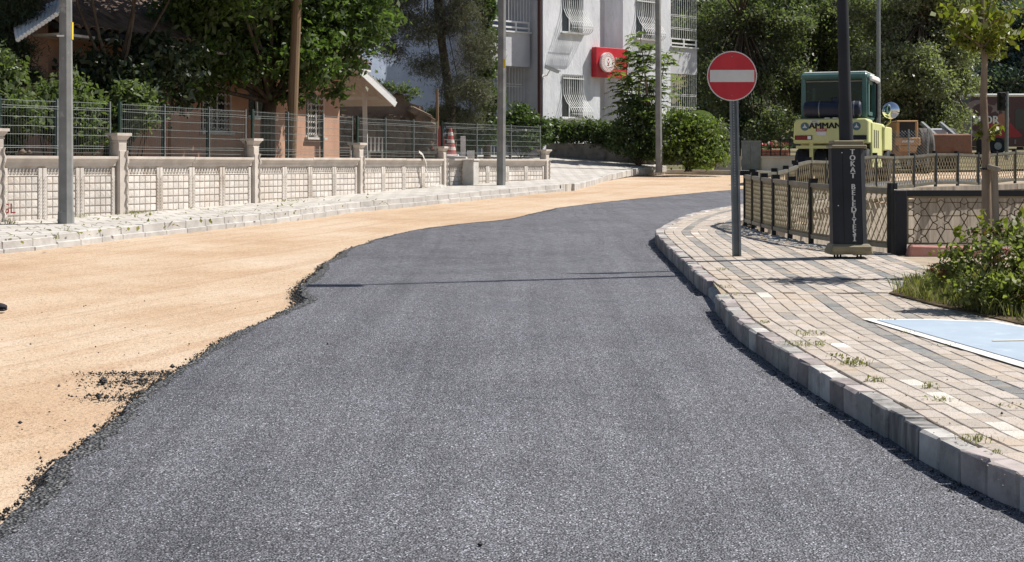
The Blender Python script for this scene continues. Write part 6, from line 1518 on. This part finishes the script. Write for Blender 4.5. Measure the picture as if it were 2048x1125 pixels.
# big leafy bush and hedge on the low wall
b = Vector((A(1045, 300, 50.5).x, 50.5, gz(50.5) + .5)); bush('large_bush', b, 'rounded bright green bush between concrete pole and downpipe', [AB(1040, 235, 50.3, .55, .5), AB(1075, 255, 50.5, .45, .45), AB(1015, 260, 50.0, .5, .5), AB(1050, 280, 50.2, .6, .35), AB(1085, 275, 50.8, .3, .3)], 750, 8, .11, .105, .7, 'ivy', stems=10)
for k, (px, py, r_) in enumerate(((1105, 262, .36), (1140, 266, .36), (1172, 262, .34), (1203, 266, .34), (1228, 272, .32))):
    d = 51.6 - k * .35; b = Vector((A(px, 300, d).x, d, gz(d) + .8))
    bush('hedge_plant', b, 'dark privet hedge plant ' + ('next to the brown downpipe', 'under the left bars of the lower grilled window', 'under the right bars of the lower grilled window', 'between the grilled window and the shaded recess', 'touching the dark ivy mound')[k], [AB(px, py, d, r_, .42), AB(px + 12, py - 8, d, r_ * .8, .3), AB(px - 10, py + 14, d, r_ * .7, .25)], 260, 8, .1, .09, .65, 'hedge', group='hedge on the low wall', stems=6)
# ailanthus: arching compound leaves
def frond(P, AX, base, direc, Lf, size):
    d = Vector(direc).normalized(); side = d.cross(Vector((0, 0, 1))).normalized(); n_ = 8
    for k in range(1, n_ + 1):
        f = k / n_; p = Vector(base) + d * Lf * f - Vector((0, 0, 1)) * Lf * .45 * f * f
        for s1 in (-1, 1): P.append(tuple(p + side * s1 * size * .45)); AX.append(tuple(side * s1 + d * .35 - Vector((0, 0, .35))))
    return
tb = Vector((A(1290, 325, 49.4).x, 49.4, gz(49.4) + .35)); t = thing('ailanthus_tree', tb, 'young feathery tree of heaven in front of the red board', 'tree')
stems = [(1280, 70), (1254, 105), (1305, 90), (1322, 150), (1242, 150), (1286, 120), (1333, 105), (1268, 190), (1315, 200), (1298, 160), (1246, 195), (1262, 150)]
mb = MB(); P = []; AX = []
for (px, py) in stems:
    e = A(px, py, 49.4 + rnd.uniform(-.5, .5)); limb(mb, tb, e, .035, .012, n=6)
    for q in range(16):
        a = 2 * math.pi * q / 16 + rnd.uniform(-.3, .3); zz = rnd.uniform(-.75, .04)
        frond(P, AX, e + Vector((0, 0, zz)), (math.cos(a), math.sin(a), rnd.uniform(.1, .7)), rnd.uniform(.45, .75), .16)
mb.build('stems', M['bark_pale'], t); leaves('fronds', np.array(P), .19, .36, M['ailanthus'], t, axis=np.array(AX), up=.8)
b = Vector((A(1275, 325, 49.0).x, 49.0, gz(49.0) + .3)); bush('ivy_mound', b, 'dark ivy mound at the foot of the feathery tree', [AB(1275, 225, 49.0, .65, .6), AB(1250, 265, 48.8, .5, .5), AB(1300, 270, 48.9, .6, .55), AB(1275, 300, 48.8, .6, .35), AB(1310, 310, 48.7, .35, .25), AB(1240, 290, 48.8, .35, .3)], 900, 8, .11, .1, .7, 'hedge', stems=10)
b = Vector((A(1375, 330, 48).x, 48, gz(48) + .15)); bush('bright_shrub', b, 'bright green sprawling shrub right of the slim concrete pole', [AB(1360, 250, 48, .5, .4), AB(1395, 265, 48, .6, .5), AB(1350, 295, 47.8, .5, .4), AB(1385, 305, 47.8, .5, .4), AB(1418, 280, 48.2, .42, .42), AB(1412, 248, 48.2, .3, .22), AB(1425, 310, 48, .35, .3), AB(1340, 315, 47.7, .3, .2), AB(1352, 228, 48, .2, .16), AB(1380, 232, 48, .22, .16), AB(1333, 262, 47.8, .2, .2), AB(1440, 320, 47.8, .25, .15), AB(1405, 322, 47.6, .4, .14)], 1150, 9, .17, .11, .6, 'bright', stems=16)
b = Vector((A(1435, 330, 51).x, 51, gz(51) + .1)); bush('wild_shrub', b, 'straggly dark shrub between bright shrub and garden wall', [AB(1435, 265, 51, .45, .5), AB(1445, 300, 51, .35, .3), AB(1425, 300, 51, .3, .3)], 300, 8, .12, .1, .6, 'dark_tree', stems=8)
# tall trees behind the junction
def clumps(bls, k=7):                          # break every mass into smaller leaf clumps on its outside
    out = []
    for (x, y, z, rx_, ry_, rz_) in bls:
        for i in range(k):
            d_ = rand_dirs(1)[0]; f = rnd.uniform(.55, 1.0); q = rnd.uniform(.28, .48)
            out.append((x + d_[0] * rx_ * f, y + d_[1] * ry_ * f, z + d_[2] * rz_ * f, rx_ * q, ry_ * q, rz_ * q * .8))
        out.append((x, y, z, rx_ * .6, ry_ * .6, rz_ * .6))
    return out
specs = [
    ('dark_broadleaf_tree', 'tall dark leafy tree directly behind the no entry sign', 1470, 62, [(1440, 60, 1.9), (1490, 30, 2.0), (1420, 150, 1.2), (1470, 170, 1.7), (1530, 140, 1.6), (1450, 245, .9), (1510, 235, 1.3), (1480, -60, 2.2), (1560, 60, 1.6), (1550, 250, 1.0)], 'dark_tree', 2300),
    ('dark_broadleaf_tree', 'tall shady tree behind the roller cab', 1640, 66, [(1600, 60, 2.0), (1660, 20, 2.2), (1620, 150, 1.8), (1690, 120, 2.0), (1580, -40, 2.0), (1650, 230, 1.6), (1700, 210, 1.4), (1720, -20, 2.0), (1590, 220, 1.3), (1720, 280, .9)], 'dark_tree', 2500),
    ('silver_poplar', 'broad silvery leaved tree drooping above the rusty bucket', 1830, 60, [(1780, 60, 1.8), (1840, 40, 1.9), (1900, 80, 1.5), (1800, 150, 1.7), (1870, 150, 1.7), (1918, 160, .9), (1830, 220, 1.5), (1890, 235, 1.1), (1780, 230, 1.2), (1840, -50, 2.2), (1920, 20, 1.2), (1760, 130, 1.4), (1895, 262, .5), (1770, 280, .7)], 'poplar', 3600),
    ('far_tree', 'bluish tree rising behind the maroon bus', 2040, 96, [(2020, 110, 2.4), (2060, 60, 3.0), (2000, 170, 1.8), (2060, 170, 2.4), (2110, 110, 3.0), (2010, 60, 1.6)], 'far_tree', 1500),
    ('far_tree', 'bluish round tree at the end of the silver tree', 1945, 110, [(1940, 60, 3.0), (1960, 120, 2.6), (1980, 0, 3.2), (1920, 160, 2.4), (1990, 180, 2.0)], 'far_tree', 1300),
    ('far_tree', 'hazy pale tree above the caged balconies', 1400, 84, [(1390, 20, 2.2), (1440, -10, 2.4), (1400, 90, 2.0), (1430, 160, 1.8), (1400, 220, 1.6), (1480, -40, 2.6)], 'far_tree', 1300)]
for (nm, lab, px, d, bls, mt, ns_) in specs:
    tb = Vector((A(px, 0, d).x, d, gz(d)))
    tree(nm, tb, lab, [tb - Vector((0, 0, .2)), tb + Vector((.1, 0, 2.5)), tb + Vector((.3, 0, 6))], [.24, .2, .14],
         clumps([(*A(x, y, d + rnd.uniform(-1.5, 1.5))[:], r_, r_, r_ * .85) for x, y, r_ in bls]), ns_, 24, .26 if d < 80 else .45, .13 if d < 80 else .26, .55, mt, twigs=140, droop=.4, group='tall trees behind the junction')
# young street tree with stake beside the star panel
dS = 14.2; tb = G(1974, 250 + 1.42 * FPX / dS, .22); tb = Vector(((1973 - 1024) * dS / FPX, dS, gz(dS) + .2))
st = thing('sapling', tb, 'young street tree with yellow green leaves tied to a stake', 'tree')
mb = MB(); mb.tube([tb - Vector((0, 0, .1)), A(1973, 400, dS), A(1972, 300, dS), A(1967, 200, dS), A(1969, 120, dS), A(1964, 70, dS), A(1966, -60, dS)], [.055, .047, .04, .036, .03, .022, .014], 10); mb.build('trunk', M['bark_pale'], st, smooth=True)
mb = MB(); ends = [(1905, 75, .1), (1890, 40, -.1), (2045, 60, .1), (2000, 95, .2), (1925, 60, 0), (1900, 15, .2), (2010, 60, .1), (2035, 20, -.2), (1990, 30, -.3), (1950, 30, .3), (1985, 110, -.1), (1955, -30, 0), (2000, -20, .2), (1915, 25, -.3), (1940, 75, .25), (2020, 40, .3)]
P = []; sprout = A(1970, 255, dS)
for (px, py, dy) in ends:
    e = A(px, py, dS) + Vector((0, dy, 0)); limb(mb, A(1967, 95 if py > 20 else 60, dS), e, .012, .004, n=5)
    s0 = A(1967, 95 if py > 20 else 60, dS)
    for q in range(60):
        f = rnd.uniform(.25, 1.08); c = s0.lerp(e, f); P.append((c.x + rnd.gauss(0, .04), c.y + rnd.gauss(0, .05), c.z + rnd.gauss(.0, .045)))
for (px, py) in ((1950, 262), (1958, 242), (2005, 255), (1995, 268), (1985, 245), (1980, 275)):
    e = A(px, py, dS); limb(mb, A(1971, 285, dS), e, .006, .002, n=4)
    for q in range(9): c = A(1971, 285, dS).lerp(e, rnd.uniform(.4, 1.05)); P.append((c.x + rnd.gauss(0, .015), c.y + rnd.gauss(0, .02), c.z + rnd.gauss(0, .015)))
mb.build('limbs', M['bark_pale'], st, kind='stuff'); leaves('crown', np.array(P), .082, .55, M['sapling'], st, droop=.3)
sk = Vector(((1996 - 1024) * (dS + .05) / FPX, dS + .05, gz(dS) + .2)); t = thing('tree_stake', sk, 'grey wooden stake with tie block beside the sapling trunk', 'stake')
mb = MB(); e = A(1988, 342, dS + .05); mb.beam(sk - Vector((0, 0, .1)), e, .055, .055, up=(0, 1, 0)); mb.build('post', M['wood_stake'], t)
mb = MB(); a = A(1974, 334, dS - .04); b_ = A(1999, 340, dS - .04); mb.beam(a, b_, .06, .05); mb.build('tie_block', M['wood_stake'], t, bevel=.006)
mb = MB(); c = A(1973, 338, dS); mb.tube([(c.x + .055 * math.cos(a), c.y + .055 * math.sin(a), c.z) for a in np.linspace(0, 6.28, 16)], .008, 5); mb.build('strap', M['black_metal'], t)
# rose bush on the planting bed
def gp(px, py): return G(px, py, .22)
rb = G(1960, 605, .22); t = thing('rose_bush', rb, 'dense rose bush with reddish young shoots beside the cycle path', 'shrub')
dR = 11.6
bl = [AB(1880, 555, dR, .14, .13), AB(1930, 520, dR, .19, .17), AB(1990, 500, dR - .1, .22, .2), AB(2050, 490, dR, .24, .24), AB(1920, 570, dR - .2, .17, .14), AB(1990, 575, dR - .3, .22, .16), AB(2060, 570, dR - .3, .26, .2), AB(2100, 520, dR, .3, .26), AB(1960, 470, dR, .12, .1), AB(2020, 455, dR, .14, .1), AB(1885, 530, dR, .07, .07), AB(1905, 500, dR, .09, .08)]
P, cen = sprays([(x, y, z - .02, a * .88, b2 * .88, c2_ * .85) for x, y, z, a, b2, c2_ in bl], 400, 9, .045, .5); mb = MB()
for i in range(70): limb(mb, rb + Vector((rnd.uniform(-.15, .35), rnd.uniform(-.2, .2), 0)), cen[i], .007, .0025, n=4, sides=4)
mb.build('stems', M['bark'], t); leaves('foliage', P, .046, .62, M['rose'], t, up=.5)
P = []
for (px, py) in ((1895, 490), (1945, 462), (1975, 448), (2000, 440), (1870, 505), (2030, 445), (2040, 430), (1960, 430), (1915, 455)):
    e = A(px, py, dR); s0 = rb + Vector((rnd.uniform(-.1, .2), 0, .3))
    for q in range(14): c = s0.lerp(e, rnd.uniform(.7, 1.05)); P.append((c.x + rnd.gauss(0, .018), c.y + rnd.gauss(0, .02), c.z + rnd.gauss(0, .015)))
leaves('young_shoots', np.array(P), .06, .6, M['sapling'], t, kind='stuff')
P, _ = sprays([AB(1975, 465, dR, .12, .06), AB(1870, 545, dR - .1, .07, .08), AB(2000, 520, dR - .2, .08, .05), AB(2040, 600, dR - .4, .06, .05)], 22, 6, .03); leaves('red_shoots', P, .04, .6, M['rose_red'], t, kind='stuff')
# ground cover and grass of the bed
def blades(name, pts, hmin, hmax, wid, mat, parent=None, kind=None):
    V = []; n_ = len(pts)
    for (x, y, z) in pts:
        a = rnd.uniform(0, 6.283); h = rnd.uniform(hmin, hmax); w_ = wid * rnd.uniform(.6, 1.3); b_ = rnd.uniform(.1, .7) * h; dx, dy = math.cos(a), math.sin(a)
        V += [(x - dy * w_, y + dx * w_, z), (x + dy * w_, y - dx * w_, z), (x + dx * b_ * .5 + dy * w_ * .5, y + dy * b_ * .5 - dx * w_ * .5, z + h * .65), (x + dx * b_, y + dy * b_, z + h)]
    return mesh_np(name, np.array(V), np.arange(4 * n_).reshape(n_, 4), mat, parent, kind)
poly = [(p.x, p.y) for p in vb]; pts = []
xmin, xmax = min(p[0] for p in poly), max(p[0] for p in poly); ymin, ymax = min(p[1] for p in poly), max(p[1] for p in poly)
while len(pts) < 8000:
    x, y = rnd.uniform(xmin, xmax), rnd.uniform(ymin, ymax)
    if inside((x, y), poly) and x < .42 * y and y < 14.2 and (rnd.random() < .5 + .5 * math.sin(x * 9) * math.sin(y * 5)): pts.append((x, y, gz(y) + .222))
o = blades('bed_grass', pts, .03, .15, .005, M['weed']); tag(o, 'dry yellow green grass growing under the rose bush', 'grass', kind='stuff')
# weeds in the joints of both pavements
def weed(q, n_, r_, h, label, group, leafy=True):
    t = thing('weed', q, label, 'weed', group)
    pts = [(q.x + rnd.gauss(0, r_), q.y + rnd.gauss(0, r_), q.z - .003) for _ in range(n_)]
    blades('blades', pts, h * .2, h * .7, .0035, M['weed'], t, 'stuff')
    if leafy:
        P = np.array([(q.x + rnd.gauss(0, r_ * 1.3), q.y + rnd.gauss(0, r_ * 1.3), q.z + rnd.uniform(.004, h * .5)) for _ in range(n_ // 2)]); leaves('leaves', P, .022, .5, M['weed'], t, up=1.0)
lab_r = 'small dry weed tuft growing between the pavers near the kerb'
for (px, py, n_, r_, h) in ((1615, 668, 40, .05, .05), (1600, 690, 50, .06, .05), (1640, 690, 24, .03, .04), (1712, 728, 70, .05, .07), (1752, 762, 34, .03, .05), (1857, 775, 26, .02, .05), (1880, 800, 30, .03, .03), (1950, 880, 34, .04, .06), (2010, 812, 16, .03, .02), (1530, 645, 18, .02, .03), (1455, 575, 26, .04, .03), (1470, 590, 26, .05, .025), (1445, 540, 20, .03, .04), (1780, 640, 20, .03, .03), (1810, 665, 20, .03, .02), (1890, 690, 16, .03, .02), (1990, 905, 12, .02, .03), (1670, 712, 20, .03, .03)):
    weed(G(px, py, .205), n_, r_, h, lab_r, 'weeds in the paver joints')
lab_l = 'green weed growing along the foot of the precast wall'
for (px, py, n_, r_, h) in ((275, 427, 130, .16, .1), (18, 448, 40, .05, .16), (160, 435, 30, .05, .12), (578, 402, 90, .16, .08), (700, 385, 20, .06, .06), (415, 420, 24, .08, .08), (465, 425, 30, .1, .08), (135, 462, 18, .03, .14), (112, 478, 14, .03, .16), (835, 372, 14, .06, .05)):
    weed(G(px, py, .175), n_, r_, h, lab_l, 'weeds on the left pavement')
# scattered dry leaves on the left pavement
P = []
for k in range(160):
    px = rnd.uniform(10, 780); yk = 507 - px * .115; yw = 441 - px * .075; py = yw + (yk - yw) * rnd.uniform(.08, .75); q = G(px, py, .176); P.append((q.x, q.y, q.z + .006))
o = leaves('leaf_litter', np.array(P), .07, .5, M['weed'], up=2.5); tag(o, 'fallen dry leaves scattered on the left pavement', 'leaves', kind='stuff')
P = []; sz = []
for k in range(170):
    q = G(rnd.uniform(1480, 2048), rnd.uniform(600, 980), .203)
    if q.x > 1.95 and q.x < 3.0: s1 = rnd.uniform(.002, .007); P.append((q.x, q.y, q.z + s1 * .3)); sz.append(s1)
V, F = rocks(np.array(P), np.array(sz)); o = mesh_np('grit', V, F, M['joint']); tag(o, 'grit and tiny pebbles lying on the pavers', 'gravel', kind='stuff')
